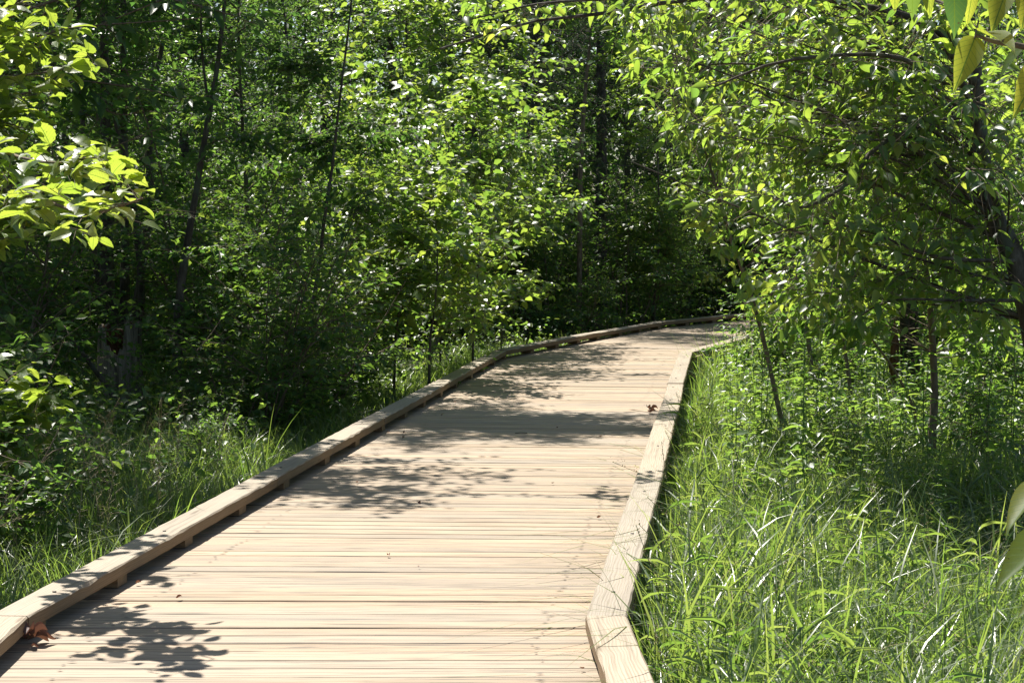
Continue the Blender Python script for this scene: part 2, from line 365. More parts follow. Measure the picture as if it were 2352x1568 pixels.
r = ramp(t, [(.3, (.03, .024, .015)), (.5, (.05, .045, .022)), (.65, (.04, .07, .02)), (.8, (.09, .075, .045))]); t.links.new(no.outputs['Fac'], r.inputs[0])
t.links.new(r.outputs[0], b.inputs['Base Color']); b.inputs['Roughness'].default_value = .95

# ------------------------------------------------------------------ the ground
GZ = -0.42
def ground_z(x, y):
    x = np.asarray(x, float); y = np.asarray(y, float)
    z = GZ + .05*np.sin(x*.9+1.3)*np.cos(y*.7) + .03*np.sin(x*2.1+y*1.7)
    z = z + .012*np.clip(y-30, 0, 30) + np.clip(.02*(x-3), 0, .5)
    return z
gx = np.concatenate([np.linspace(-400, -32, 12), np.linspace(-30, 30, 81), np.linspace(32, 400, 12)])
gy = np.concatenate([np.linspace(-300, -12, 10), np.linspace(-10, 70, 107), np.linspace(74, 600, 14)])
XX, YY = np.meshgrid(gx, gy, indexing='ij'); ZZ = ground_z(XX, np.minimum(YY, 60))
ii = np.arange(XX.size).reshape(XX.shape)
g = Geo(); g.add(np.stack([XX, YY, ZZ], -1), np.stack([ii[:-1, :-1], ii[1:, :-1], ii[1:, 1:], ii[:-1, 1:]], -1).reshape(-1, 4))
g.obj('ground', [M_SOIL], kind='structure')

# ------------------------------------------------------------------ boardwalk
LIN = np.array([(-1.47, -5.0), (-1.85, 7.25), (-1.40, 11.35), (-.60, 18.6), (-.07, 23.4), (1.2, 27.3), (2.46, 30.8), (3.73, 33.0), (5.6, 35.4), (12.5, 42.8)]) * 1.046
RIN = np.array([(.62, -5.0), (.281, 7.25), (.72, 11.2), (1.49, 18.35), (2.03, 23.15), (3.22, 26.7), (4.42, 29.9), (5.45, 31.7), (7.2, 33.9), (14.0, 41.2)]) * 1.046
BW = 0.165                                   # top width of the curb beams
rng = np.random.default_rng(5)
def xl(y): return np.interp(y, LIN[:, 1], LIN[:, 0])
def xr(y): return np.interp(y, RIN[:, 1], RIN[:, 0])

def board(geo, a0, b0, a1, b1, z0, z1, pid, nseg=8, rag=.0015, edge_w=.14, cham=.004):
    """plank from a (left) to b (right); 0 = near edge, 1 = far edge; chamfered top, ragged edges"""
    ln = np.linalg.norm(b0-a0); s = np.linspace(0, 1, nseg+1)
    e0 = a0+(b0-a0)*s[:, None]; e1 = a1+(b1-a1)*s[:, None]
    dv = unit((e1-e0).mean(0))
    e0 = e0 + dv*rng.normal(0, rag, (nseg+1, 1)); e1 = e1 + dv*rng.normal(0, rag, (nseg+1, 1))
    tilt = rng.normal(0, .0010); dz = rng.normal(0, .0010); bow = rng.normal(0, .0012)*np.sin(s*math.pi)
    rows = []; gr = []
    for (e, zz, av) in ((e0, z0, -.03), (e0, z1-cham-tilt, -.005), (e0+dv*cham, z1-tilt, 0), (e1-dv*cham, z1+tilt, edge_w), (e1, z1-cham+tilt, edge_w+.005), (e1, z0, edge_w+.03)):
        rows.append(np.column_stack([e, zz+dz+bow if zz > z0 else np.full(nseg+1, zz)])); gr.append(np.column_stack([s*ln+pid*3.7, np.full(nseg+1, av+pid*.37), np.full(nseg+1, float(pid))]))
    V = np.stack(rows); G = np.stack(gr); n = nseg+1
    idx = np.arange(6*n).reshape(6, n)
    F = np.stack([idx[:-1, :-1], idx[:-1, 1:], idx[1:, 1:], idx[1:, :-1]], -1).reshape(-1, 4)
    base = geo.n
    geo.add(V, F, 0, None, False, G)
    geo.more([[idx[0, 0], idx[1, 0], idx[4, 0], idx[5, 0]], [idx[1, 0], idx[2, 0], idx[3, 0], idx[4, 0]], [idx[5, -1], idx[4, -1], idx[1, -1], idx[0, -1]], [idx[4, -1], idx[3, -1], idx[2, -1], idx[1, -1]]], base, 0, None, False)

walk = empty('boardwalk', (0, 0, 0), kind='structure')
g = Geo(); nails = Geo(); pid = 0
for i in range(len(LIN)-1):
    L0, L1, R0, R1 = LIN[i], LIN[i+1], RIN[i], RIN[i+1]
    mlen = .5*(np.linalg.norm(L1-L0)+np.linalg.norm(R1-R0)); n = max(1, round(mlen/.146))
    for j in range(n):
        gap = (.002 + .0035*rng.random() if rng.random() > .12 else .007 + .006*rng.random())/mlen
        t0 = j/n; t1 = (j+1)/n - gap
        a0 = L0+(L1-L0)*t0; a1 = L0+(L1-L0)*t1; b0 = R0+(R1-R0)*t0; b1 = R0+(R1-R0)*t1
        c = unit(b0-a0); ext = BW - .02
        e1, e2 = rng.normal(0, .008, 2)
        board(g, a0-c*(ext+e1), b0+c*(ext+e2), a1-c*(ext+e1), b1+c*(ext+e2), -.038, 0.0, pid); pid += 1
        if -1 < a0[1] < 30:                       # nail heads, two per plank over each stringer
            for (p, q, w) in ((a0, a1, .22), (b0, b1, -.2)):
                for f in (.27, .73):
                    ctr = p+(q-p)*(f+rng.normal(0, .05)) + c*(w+rng.normal(0, .012)); hl = .008+.016*rng.random(); hw = .0045
                    if rng.random() < .35: continue
                    dv = np.array([-c[1], c[0]])
                    qd = [ctr-c*hl-dv*hw, ctr-dv*hw*1.4, ctr+c*hl, ctr+dv*hw*1.4]
                    nails.add([[*k, .0052] for k in qd], [[0, 1, 2, 3]])
deck = g.obj('decking', [M_DECK], walk, grain=True)
nails.obj('nail_line', [M_NAIL], walk)
def dense(poly, step):
    out = []; 
    for a, b in zip(poly[:-1], poly[1:]):
        n = max(1, int(np.linalg.norm(b-a)/step)); out += [a+(b-a)*k/n for k in range(n)]
    return np.array(out+[poly[-1]])
for side, w in ((0, .03), (0, .5), (0, .97)):
    poly = LIN*(1-w)+RIN*w
    g = Geo()
    for k, (a, b) in enumerate(zip(poly[:-1], poly[1:])):
        dv = unit(b-a); c = np.array([dv[1], -dv[0]])
        board(g, a-c*.045, b-c*.045, a+c*.045, b+c*.045, -.27, -.043, 900+k, 4, .0005, .09)
    g.obj('stringer', [M_UNDER], walk, grain=True)
for poly, w in ((LIN, .1), (RIN, -.1)):
    pts = dense(poly, 2.4)
    for p in pts[1:-3:2]:
        g = Geo(); a = p+np.array([w, 0])
        tubes(g, np.array([[[*a, ground_z(*a)-.3], [*a, -.275]]]), np.full((1, 2), .085), 6, 0, True)
        g.obj('post', [M_UNDER], walk)

def offset_line(poly, d):
    """poly moved sideways by d (to the right of its direction when d > 0), mitred"""
    seg = unit(np.diff(poly, axis=0)); nrm = np.column_stack([seg[:, 1], -seg[:, 0]])
    vn = np.vstack([nrm[:1], unit(nrm[:-1]+nrm[1:]), nrm[-1:]])
    k = np.concatenate([[1], 1/np.maximum(.3, (vn[1:-1]*nrm[:-1]).sum(1)), [1]])
    return poly + vn*(d*k)[:, None]
def curb(name, inner, sgn, label):
    root = empty(name, (inner[1][0], inner[1][1], 0), label=label, cat='curb rail')
    org = np.array([inner[1][0], inner[1][1], 0.0])
    # joints about every 4 m and at every bend
    J = [inner[0]]
    for a, b in zip(inner[:-1], inner[1:]):
        n = max(1, round(np.linalg.norm(b-a)/4.1)); J += [a+(b-a)*(k+1)/n for k in range(n)]
    J = np.array(J); O = offset_line(J, sgn*BW)
    for k in range(len(J)-1):
        a, b, ao, bo = J[k], J[k+1], O[k], O[k+1]
        dv = unit(b-a); ln = np.linalg.norm(b-a); e = .003
        ns = max(10, int(ln/.12)); s = np.linspace(e/ln, 1-e/ln, ns+1)
        I = a+(b-a)*s[:, None]; U = ao+(bo-ao)*s[:, None]; nv = unit(U-I)
        pid2 = rng.integers(1, 500); z0, z1 = .050, .113; ch = .007
        dz = rng.normal(0, .002); warp = rng.normal(0, .004)*np.sin(s*math.pi)
        r_ = lambda sd: rng.normal(0, sd, (ns+1, 1))
        prof = [(I, z0, ch, 0.20), (I, z0+ch, 0, .215), (I, z1-ch, 0, .29), (I, z1, ch, .0), (U, z1, -ch, BW), (U, z1-ch, 0, .17), (U, z0+ch, 0, .25), (U, z0, -ch, .27)]
        V = []; G = []
        chip = np.where(rng.random((ns+1, 1)) < .22, np.abs(rng.normal(0, .006, (ns+1, 1))), 0)
        for q, (base, z, inn, av) in enumerate(prof):
            p = base + nv*(inn + rng.normal(0, .0012, (ns+1, 1)) + (chip if q == 3 else 0)) + (nv*warp[:, None])
            zz = np.full((ns+1, 1), z+dz) - (chip*.8 if q == 2 else 0) + rng.normal(0, .0008, (ns+1, 1))
            V.append(np.column_stack([p, zz])); G.append(np.column_stack([s*ln+pid2*2.3, np.full(ns+1, av+pid2*.61), np.full(ns+1, float(pid2))]))
        V = np.stack(V)-org; G = np.stack(G); n1 = ns+1; idx = np.arange(8*n1).reshape(8, n1)
        nx = np.roll(idx, -1, 0)
        F = np.stack([idx[:, :-1], idx[:, 1:], nx[:, 1:], nx[:, :-1]], -1).reshape(-1, 4)
        g = Geo(); g.add(V, F, 0, None, False, G)
        for c_ in (0, ns):
            g.more([[idx[i, c_] for i in (0, 1, 6, 7)], [idx[i, c_] for i in (1, 2, 5, 6)], [idx[i, c_] for i in (2, 3, 4, 5)]], 0, 0, None, False)
        bo_ = g.obj('rail_beam', [M_BEAM], root, grain=True)
        if a[1] > 5 and a[1] < 30:
            for f in (.12, .5, .88):
                p = (a+(b-a)*f)*.5+(ao+(bo-ao)*f)*.5 + rng.normal(0, .01, 2)
                g = Geo(); c3 = np.array([*p, z1+dz+.001])-org
                tubes(g, np.array([[c3-[0, 0, .004], c3+[0, 0, .003]]]), np.full((1, 2), .009), 8, 0, True)
                g.obj('bolt', [M_NAIL], bo_)
    # spacer blocks
    mid = (J+O)/2; acc = 0.0; nxt = .55
    for a, b in zip(mid[:-1], mid[1:]):
        ln = np.linalg.norm(b-a); dv = unit(b-a); c = np.array([dv[1], -dv[0]])
        while nxt < acc+ln:
            p = a+dv*(nxt-acc); h = .068+.012*rng.random(); w = BW/2-.012
            g = Geo(); pp = 700+int(nxt*10)
            q0, q1 = p-dv*h, p+dv*h
            board(g, q0-c*w, q0+c*w, q1-c*w, q1+c*w,   .004, .0485, pp, 2, .001, .14)
            for k in range(len(g.v)): g.v[k] = g.v[k]-org
            if p[1] > 4 and p[1] < 36: g.obj('spacer_block', [M_BEAM], root, grain=True)
            nxt += 1.13+.05*rng.normal()
        acc += ln
    return root
curb('curb_rail', LIN, -1, 'long pale timber curb beam on blocks along the woodland edge of the boardwalk')
curb('curb_rail', RIN, 1, 'sunlit timber curb beam beside the tall grass, kinked near its end')

# ------------------------------------------------------------------ generic trees and shrubs (one prototype each, then copies)
def limb_set(rng, n, base_fn, dir_fn, ln_fn, K=8, sag=.12, wig=.1):
    P = []
    for i in range(n):
        b = base_fn(i); d = unit(np.asarray(dir_fn(i), float)); L = ln_fn(i)
        s = np.linspace(0, 1, K)[:, None]
        w = rng.normal(size=3)*wig; w2 = rng.normal(size=3)*wig*.5
        P.append(b + L*(s*d + s**2*(w+[0, 0, -sag]) + np.sin(s*6.28)*w2*.3))
    return np.array(P)

def build_tree(name, trunk_geo, crown_geo, loc, mats_t, mats_c, **k):
    root = empty(name, loc, **k)
    trunk_geo.obj('trunk', mats_t, root); crown_geo.obj('crown', mats_c, root)
    return root

def proto_shrub(seed, H=3.2, n_stem=7, spread=.35, twigs=620, per=9, leaf=.075, tw=.42, kind='far', mat=None, wr=.62, tbias=0, r0=.016):
    rng = np.random.default_rng(seed); tg, cg = Geo(), Geo()
    ang = rng.random(n_stem)*6.28
    st = limb_set(rng, n_stem, lambda i: np.array([.12*math.cos(ang[i]), .12*math.sin(ang[i]), -.1]),
                  lambda i: [spread*math.cos(ang[i])*(.3+rng.random()), spread*math.sin(ang[i])*(.3+rng.random()), 1], lambda i: H*(.6+.5*rng.random()), 10, .05, .14)
    tubes(tg, st, r0*(1-.8*np.linspace(0, 1, 10))[None]*(.7+.5*rng.random((n_stem, 1))), 5)
    nl = n_stem*6
    def bf(i):
        s = st[i % n_stem]; return s[min(9, int(2+7*rng.random()))]
    lb = limb_set(rng, nl, bf, lambda i: [rng.normal(), rng.normal(), .55+.4*rng.random()], lambda i: .5+.7*rng.random(), 10, .15, .15)
    tubes(tg, lb, r0*.4*(1-.8*np.linspace(0, 1, 10))[None]*np.ones((nl, 1)), 4)
    sprout(cg, rng, np.concatenate([st, lb, lb]), twigs, tw, leaf, per, .12, 1, .2, .4, wr, kind, .42, .22, .0025, tbias=tbias)
    return tg, cg
def proto_tree(seed, H=8, r0=.06, z0=.18, n_limb=26, ll=1.6, twigs=800, per=10, leaf=.08, tw=.5, kind='far', wr=.6, lean=.05, crown_pow=1.0, up=.35, tbias=0):
    rng = np.random.default_rng(seed); tg, cg = Geo(), Geo()
    K = 14
    a = rng.random()*6.28
    ctrl = [[0, 0, -.2]] + [[lean*H*f*math.cos(a)+rng.normal()*.012*H*f, lean*H*f*math.sin(a)+rng.normal()*.012*H*f, H*f] for f in (.15, .35, .6, .8, 1)]
    tr = spline(ctrl, K); rr = r0*(1-.88*np.linspace(0, 1, K)); rr[0] *= 1.35
    tubes(tg, tr, rr, 9, 0, False, .05, rng)
    def bf(i):
        f = (z0+(1-z0)*((i+rng.random())/n_limb)); q = f*(K-1); j = min(int(q), K-2); return tr[j]+(tr[j+1]-tr[j])*(q-j)
    def lf(i):
        f = i/n_limb; return ll*(.35+.65*math.sin(math.pi*min(1, .18+.75*f)))*(.7+.5*rng.random())
    az = rng.random()*6.28
    lb = limb_set(rng, n_limb, bf, lambda i: [math.cos(az+i*2.4), math.sin(az+i*2.4), up+.3*rng.random()], lf, K, .12, .12)
    tubes(tg, lb, (r0*.30*(1-.85*np.linspace(0, 1, K)))[None]*(.6+.6*rng.random((n_limb, 1))), 5)
    sprout(cg, rng, np.concatenate([lb, lb, tr[None]*1.0]) if False else lb, twigs, tw, leaf, per, .18, 1, .18, .35, wr, kind, .4, .25, .003, tbias=tbias)
    return tg, cg
def proto_spruce(seed, H=15, r0=.17, live=3.2):
    rng = np.random.default_rng(seed); tg, cg = Geo(), Geo(); K = 12
    tr = spline([[0, 0, -.2], [rng.normal()*.05, rng.normal()*.05, 3], [rng.normal()*.1, rng.normal()*.1, 8], [0, 0, H]], K)
    rr = r0*(1-.9*np.linspace(0, 1, K)); rr[0] *= 1.3
    tubes(tg, tr, rr, 12, 0, False, .04, rng)
    nd = 46
    zz = .9+rng.random(nd)*6
    dead = limb_set(rng, nd, lambda i: np.array([0, 0, zz[i]]), lambda i: [rng.normal(), rng.normal(), rng.normal()*.12-.05], lambda i: .5+1.3*rng.random(), K, .1, .12)
    tubes(tg, dead, (.012*(1-.85*np.linspace(0, 1, K)))[None]*(.4+1.0*rng.random((nd, 1))), 4)
    nt_ = limb_set(rng, 160, lambda i: dead[i % nd][3+int(8*rng.random())], lambda i: [rng.normal(), rng.normal(), rng.normal()*.5], lambda i: .15+.4*rng.random(), K, .1, .2)
    tubes(tg, nt_, (.004*(1-.8*np.linspace(0, 1, K)))[None]*np.ones((160, 1)), 3)
    nl = 90; hz = live + (H-live)*np.sort(rng.random(nl))
    lb = limb_set(rng, nl, lambda i: np.array([0, 0, hz[i]]), lambda i: [rng.normal(), rng.normal(), -.1], lambda i: max(.3, 2.1*(1-(hz[i]-live)/(H-live)*.85))*(.7+.4*rng.random()), K, .25, .08)
    tubes(tg, lb, (.014*(1-.85*np.linspace(0, 1, K)))[None]*np.ones((nl, 1)), 4)
    sprout(cg, rng, lb, 1500, .38, .075, 16, .1, 1, .35, .3, .22, 'far', .6, .1, .004, .9)
    return tg, cg

# ------------------------------------------------------------------ prototypes
SHRUB = [proto_shrub(11, 3.0, 8, .35, 560, 8, .095), proto_shrub(12, 3.8, 7, .28, 680, 8, .1), proto_shrub(13, 2.4, 9, .45, 500, 8, .09), proto_shrub(14, 3.4, 6, .3, 600, 10, .085, .5, wr=.52), proto_shrub(15, 1.5, 9, .5, 380, 8, .09, .34)]
SHRUB_M = [(g1.mesh('shrub_stems', [M_TWIG]), c1.mesh('shrub_leaves', [M_TWIG, M_LEAF])) for g1, c1 in SHRUB]
TREE = [proto_tree(21, 7.0, .05, .14, 30, 1.5, 900), proto_tree(22, 8.0, .06, .16, 30, 1.7, 1000, lean=.08), proto_tree(23, 6.0, .04, .12, 28, 1.3, 760, 9, .085)]
TREE_M = [(g1.mesh('sapling_trunk', [M_BARK]), c1.mesh('sapling_leaves', [M_TWIG, M_DIM])) for g1, c1 in TREE]
TALL = [proto_tree(31, 12, .13, .38, 44, 2.9, 1900, 10, .10, .6), proto_tree(32, 11, .11, .40, 40, 2.6, 1700, 10, .10, .6)]
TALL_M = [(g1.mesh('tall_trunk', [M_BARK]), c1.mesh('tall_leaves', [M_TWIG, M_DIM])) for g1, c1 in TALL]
SPR = [proto_spruce(41), proto_spruce(42, 14, .14, 4.0)]
SPR_M = [(g1.mesh('spruce_trunk', [M_SPRUCE]), c1.mesh('spruce_needles', [M_TWIG, M_NEEDLE])) for g1, c1 in SPR]
def plant(name, meshes, loc, rz, sc, mats=None, **k):
    """one tree or shrub: an empty with its own trunk and crown objects (mesh data shared by the kind)"""
    root = empty(name, loc, rz, **k); root.scale = (sc, sc, sc)
    for nm, me in zip(('trunk', 'crown'), meshes):
        o = bpy.data.objects.new(nm, me); COL.objects.link(o); o.parent = root
    return root

prng = np.random.default_rng(77)
def fx(x, y): return W2 + FPX*x/y
taken = []
def spaced(x, y, r):
    for (a, b, c) in taken:
        if (a-x)**2+(b-y)**2 < (r+c)**2*.25: return False
    taken.append((x, y, r)); return True
def zone(px, y):
    """where a bush stands, told by the landmarks next to it"""
    if px < 190: a = 'left of the rotten stump'
    elif px < 400: a = 'behind the rotten stump'
    elif px < 700: a = 'right of the leaning trunk'
    elif px < 960: a = 'behind the slender dark sapling'
    elif px < 1250: a = 'in the sunny thicket'
    elif px < 1620: a = 'behind the far bend'
    elif px < 2000: a = 'behind the slanting sapling'
    else: a = 'beyond the furrowed trunk'
    d = 'beside the walk' if y < 21 else ('farther in' if y < 31 else 'deep in the woods')
    return a, d

# understorey shrubs on the left and at the back
tries = 0; nsh = 0
while tries < 6000 and nsh < 150:
    tries += 1
    y = 13 + 33*prng.random()**.8; x = (-.30+.62*prng.random())*y
    if y < 36.5:
        if x > xl(y)-1.25: continue
        if y < 16.5: continue
        if y < 20.5 and x > xl(y)-1.5: continue
        if abs(fx(x, y)-279) < 260 and y < 20.6: continue
        if abs(fx(x, y)-279) < 150 and y < 23.2: continue
    else:
        if y < 47 and xl(y)-1.2 < x < xr(y)+1.2: continue
    if x > .2*y+1: continue
    if abs(x+4.1) < .7 and 17.0 < y < 21.9: continue
    if not spaced(x, y, 1.35): continue
    px = fx(x, y); edge = xl(y)-x if y < 36 else 5
    if 780 < px < 1210 and 18 < y < 31: continue
    k = int(prng.integers(0, 4))
    if edge < 2.0 or y < 16.5: k = 4 if prng.random() < .7 else 2
    a, d = zone(px, y)
    nm = ['broad green shrub', 'tall loose shrub', 'low spreading shrub', 'narrow leaved shrub', 'knee high bush'][k]
    plant('shrub', SHRUB_M[k], (x, y, ground_z(x, y)), prng.random()*6.28, .85+.35*prng.random(), label=f'{nm} {a}, {d}', cat='shrub', group=f'{nm}s {a}, {d}')
    nsh += 1
for (x, y, k, sc) in [(-2.95, 20.7, 2, .9), (-2.65, 20.9, 4, 1), (-2.75, 18.2, 4, .65), (-3.0, 22.2, 0, .8), (-2.2, 20.0, 4, .7)]:
    plant('shrub', SHRUB_M[k], (x, y, ground_z(x, y)), prng.random()*6.28, sc, label='dark shrub in the shade between the rotten stump and the curb', cat='shrub', group='shrubs between the stump and the curb')
for (x, y, sc) in [(-3.35, 11.0, .8), (-3.7, 12.6, .9), (-3.1, 13.6, .45), (-5.0, 16.4, .9), (-2.5, 14.6, .4), (-2.6, 17.2, .5)]:
    px = fx(x, y)
    plant('shrub', SHRUB_M[4], (x, y, ground_z(x, y)), prng.random()*6.28, sc, label='knee high bush in the shade left of the curb, before the stump', cat='shrub', group='knee high bushes before the stump')
# young trees among them
for (px, y, k, sc) in [(-60, 19, 0, .9), (60, 26, 1, .9), (120, 33, 0, 1), (330, 29, 2, 1), (560, 25, 0, .9), (620, 35, 1, 1), (930, 38, 1, 1), (700, 40, 0, 1.1), (470, 40, 1, 1.1), (250, 41, 0, 1.1), (1120, 41, 1, 1.0), (1290, 41, 0, .9), (1440, 43, 2, 1.1), (1560, 44, 1, 1.0), (1640, 40, 0, .9), (1760, 41, 1, .9)]:
    x = (px-W2)/FPX*y; a, d = zone(px, y)
    plant('young_tree', TREE_M[k], (x, y, ground_z(x, y)), prng.random()*6.28, sc, label=f'young leafy tree {a}, {d}', cat='tree', group=f'young trees {a}')
# tall canopy trees, crowns mostly above the picture; unseen left ones added for shade
for (x, y, k, sc) in [(-8.2, 24.5, 0, 1), (-8.4, 29.5, 1, 1), (-7.0, 19.6, 1, .95), (-6.4, 22.6, 0, .95), (-9.2, 17.5, 0, .9), (-7.9, 16.6, 1, .8), (-5.7, 15.6, 1, .58), (-4.9, 13.2, 1, .5), (-5.4, 12.0, 0, .48), (-12.5, 26, 1, 1), (-11.5, 33, 0, 1.1), (-7.4, 35, 1, 1.1), (.2, 40.5, 1, .95), (3.0, 50, 1, 1.1), (-2.8, 48, 0, 1.1), (9.5, 50, 1, 1.1), (-7, 50, 0, 1.2), (6, 52, 1, 1.2), (0, 53, 0, 1.2), (-11, 47, 1, 1.2), (12.5, 47, 0, 1.1),  (-10.5, 29, 0, 1.05), (-11.5, 22, 1, 1), (-1.2, 44, 0, 1), (1.6, 46, 1, 1.1), (4.5, 47, 0, 1.05), (-4.5, 44, 1, 1.1), (7.5, 46, 0, 1), (-8.5, 40, 0, 1)]:
    a, d = zone(fx(x, y), y)
    plant('tall_tree', TALL_M[k], (x, y, ground_z(x, y)), prng.random()*6.28, sc, label=f'tall broadleaf tree {a}, {d}', cat='tree', group='tall canopy trees')
for (px, y, k, sc, lab) in [(1075, 36, 0, 1.0, 'dark lichen covered spruce with bare lower branches above the sunny thicket'),
                            (1374, 37, 0, .95, 'thick straight spruce trunk in the dark woods behind the far bend'),
                            (1232, 35.5, 1, .9, 'slim dark spruce trunk behind the curb just left of the thick spruce'),
                            (1543, 41, 1, .75, 'thin dark spruce trunk beyond the end of the visible boardwalk'),
                            (420, 36, 1, 1, 'spruce trunk deep in the woods above the leaning trunk')]:
    x = (px-W2)/FPX*y
    plant('spruce_tree', SPR_M[k], (x, y, ground_z(x, y)), prng.random()*6.28, sc, label=lab, cat='tree', group='spruce trees')

# the far wood: one mass of leaves closing the view
rng = np.random.default_rng(90)
g = Geo(); n = 90000
yy = 50 + 14*rng.random(n); xx = (-.42+.84*rng.random(n))*yy; zz = ground_z(xx, yy) + 13*rng.random(n)**1.1
keepm = (np.sin(xx*.9+yy*.5)+np.sin(zz*1.1+xx*.6)+rng.normal(0, .7, n)) > -1.7
P = np.stack([xx, yy, zz], -1)[keepm]; n = len(P)
leaves(g, P, unit(rng.normal(size=(n, 3))), unit(UP+rng.normal(size=(n, 3))*.6), .22+.2*rng.random(n), .6, 'far', 0, np.clip(rng.normal(.45, .2, n), 0, 1), False)
g.obj('far_wood', [M_DIM], kind='stuff', label='far mass of leafy woods closing the view', cat='woods')

# ------------------------------------------------------------------ trees drawn from the photograph, each at its own distance
def inside(poly, x, y):
    poly = np.asarray(poly, float); c = np.zeros(len(x), bool); j = len(poly)-1
    for i in range(len(poly)):
        xi, yi = poly[i]; xj, yj = poly[j]
        c ^= ((yi > y) != (yj > y)) & (x < (xj-xi)*(y-yi)/(yj-yi+1e-12)+xi); j = i
    return c
def to_px(P):
    """where a point stands in the 2352 px frame"""
    q = P-CAM; c, s = math.cos(PITCH), math.sin(PITCH)
    dep = q[:, 1]*c - q[:, 2]*s; up = q[:, 1]*s + q[:, 2]*c
    return W2+FPX*q[:, 0]/dep, H2-FPX*up/dep

def hero(name, label, cat, stem, r0, limbs, targets, seed, crown, bark=None, lmat=None, K=14, bow=.35, group=None, extra=(), limb_r=.3, wob=.05, t_lo=.25, sides=10):
    """stem: [(x, y, depth)] base first; limbs: [(radius, [(x, y, depth)])]; targets: limb ends (x, y, depth) reached from the stem"""
    rng = np.random.default_rng(seed)
    st = spline([at_depth(*p) for p in stem], 24)
    base = st[0].copy(); base[2] = ground_z(base[0], base[1])
    root = empty(name, base, label=label, cat=cat, group=group)
    tg, cg = Geo(), Geo(); n = len(st)
    rr = r0*(1-.8*np.linspace(0, 1, n)); rr[0] *= 1.3
    st0 = st.copy(); st0[0] = base-[0, 0, .15]
    tubes(tg, st0-base, rr, sides, 0, False, wob, rng)
    for q in extra:
        s2 = spline([at_depth(*p) for p in q[1]], 16); tubes(tg, s2-base, q[0]*(1-.7*np.linspace(0, 1, 16)), 8, 0, False, wob, rng)
    LL = []
    for r, pts in limbs:
        l = spline([at_depth(*p) for p in pts], K); LL.append(l); tubes(tg, l-base, r*(1-.75*np.linspace(0, 1, K)), 6, 0, False, .04, rng)
    for (x, y, d) in targets:
        T = at_depth(x, y, d)
        zt = T[2] - .25*np.linalg.norm(T[:2]-st[:, :2].mean(0)) + rng.normal()*.2
        j = int(np.clip(np.argmin(np.abs(st[:, 2]-zt)), t_lo*n, n-1)); s_ = st[j]
        mid = (s_*.5+T*.5) + rng.normal(size=3)*.12*np.linalg.norm(T-s_)*.5 + [0, 0, bow*.5*rng.random()]
        l = spline([s_, mid, T], K); LL.append(l)
        L = np.linalg.norm(T-s_); tubes(tg, l-base, limb_r*.02*max(.5, L)*(1-.8*np.linspace(0, 1, K)), 5)
    LL = np.array(LL)-base
    if len(LL):
        for c in (crown if isinstance(crown, list) else [crown]):
            c = dict(c); poly = c.pop('poly', None)
            if poly is not None: c['keep'] = lambda P: inside(poly, *to_px(P+base))
            sprout(cg, rng, LL, **c)
    tg.obj('trunk', [bark or M_BARK], root)
    if cg.n: cg.obj('crown', [M_TWIG, lmat or M_POP], root, grain=lmat is M_ELM)
    return root
def scatter(rng, n, x0, x1, y0, y1, d0, d1):
    return [(x0+(x1-x0)*rng.random(), y0+(y1-y0)*rng.random(), d0+(d1-d0)*rng.random()) for _ in range(n)]

h = np.random.default_rng(301)
RPOLY = [(1000, -300), (1020, 50), (1110, 95), (1230, 80), (1385, 120), (1430, 240), (1510, 310), (1535, 430), (1570, 510), (1640, 570), (1690, 650), (1700, 740), (1800, 800), (1900, 830), (2025, 800), (2040, 690), (2135, 690), (2150, 800), (2200, 860), (2500, 800), (3200, 800), (3200, -600), (1000, -600)]
hero('poplar_tree', 'big poplar at the right edge, its long drooping branches reaching over the boardwalk', 'tree',
     [(2440, 1150, 12.5), (2400, 900, 12.5), (2340, 620, 12.6), (2268, 450, 12.8), (2240, 180, 13), (2200, -200, 13.2), (2150, -700, 13.5)], .105,
     [(.030, [(2242, 191, 12.9), (2129, 72, 12.8), (2064, 31, 12.6), (1800, -12, 13), (1550, 3, 13.2), (1396, 31, 13.4), (1218, 51, 13.5), (1010, 113, 13.6)]),
      (.016, [(1900, -30, 13), (1500, -8, 13.3), (1259, 7, 13.6), (1157, 27, 13.7), (1040, 55, 13.8)]),
      (.022, [(2260, 260, 12.8), (2197, 270, 12.4), (2026, 328, 12), (1941, 427, 11.8), (1838, 478, 11.7), (1780, 451, 11.7)]),
      (.026, [(2300, 520, 12.6), (2214, 191, 12.2), (2129, 160, 12), (2026, 126, 11.8), (1800, 140, 11.7), (1640, 200, 11.9)]),
      (.016, [(2330, 600, 12.5), (2150, 590, 12), (1990, 530, 11.9), (1870, 515, 12), (1700, 560, 12.2)]),
      (.014, [(2350, 690, 12.4), (2200, 690, 12), (2050, 690, 12), (1960, 735, 12.2)])],
     scatter(h, 26, 1480, 2350, -160, 330, 11.2, 15) + scatter(h, 26, 1750, 2400, 250, 720, 11.4, 14.5) + scatter(h, 10, 1440, 1750, -100, 420, 12.5, 15) , 302,
     [dict(n_twig=900, twig_len=.55, leaf_len=.118, per_twig=8, t0=.22, droop=.28, flat=.7, wr=.42, kind='fine', spread=.55, leaf_droop=.42, rad=.003, along=.6, up=.05, poly=RPOLY),
      dict(n_twig=700, twig_len=.9, leaf_len=.03, per_twig=1, t0=.05, droop=.3, flat=.8, wr=.3, kind='far', rad=.003, along=.7, poly=RPOLY)], limb_r=.32)
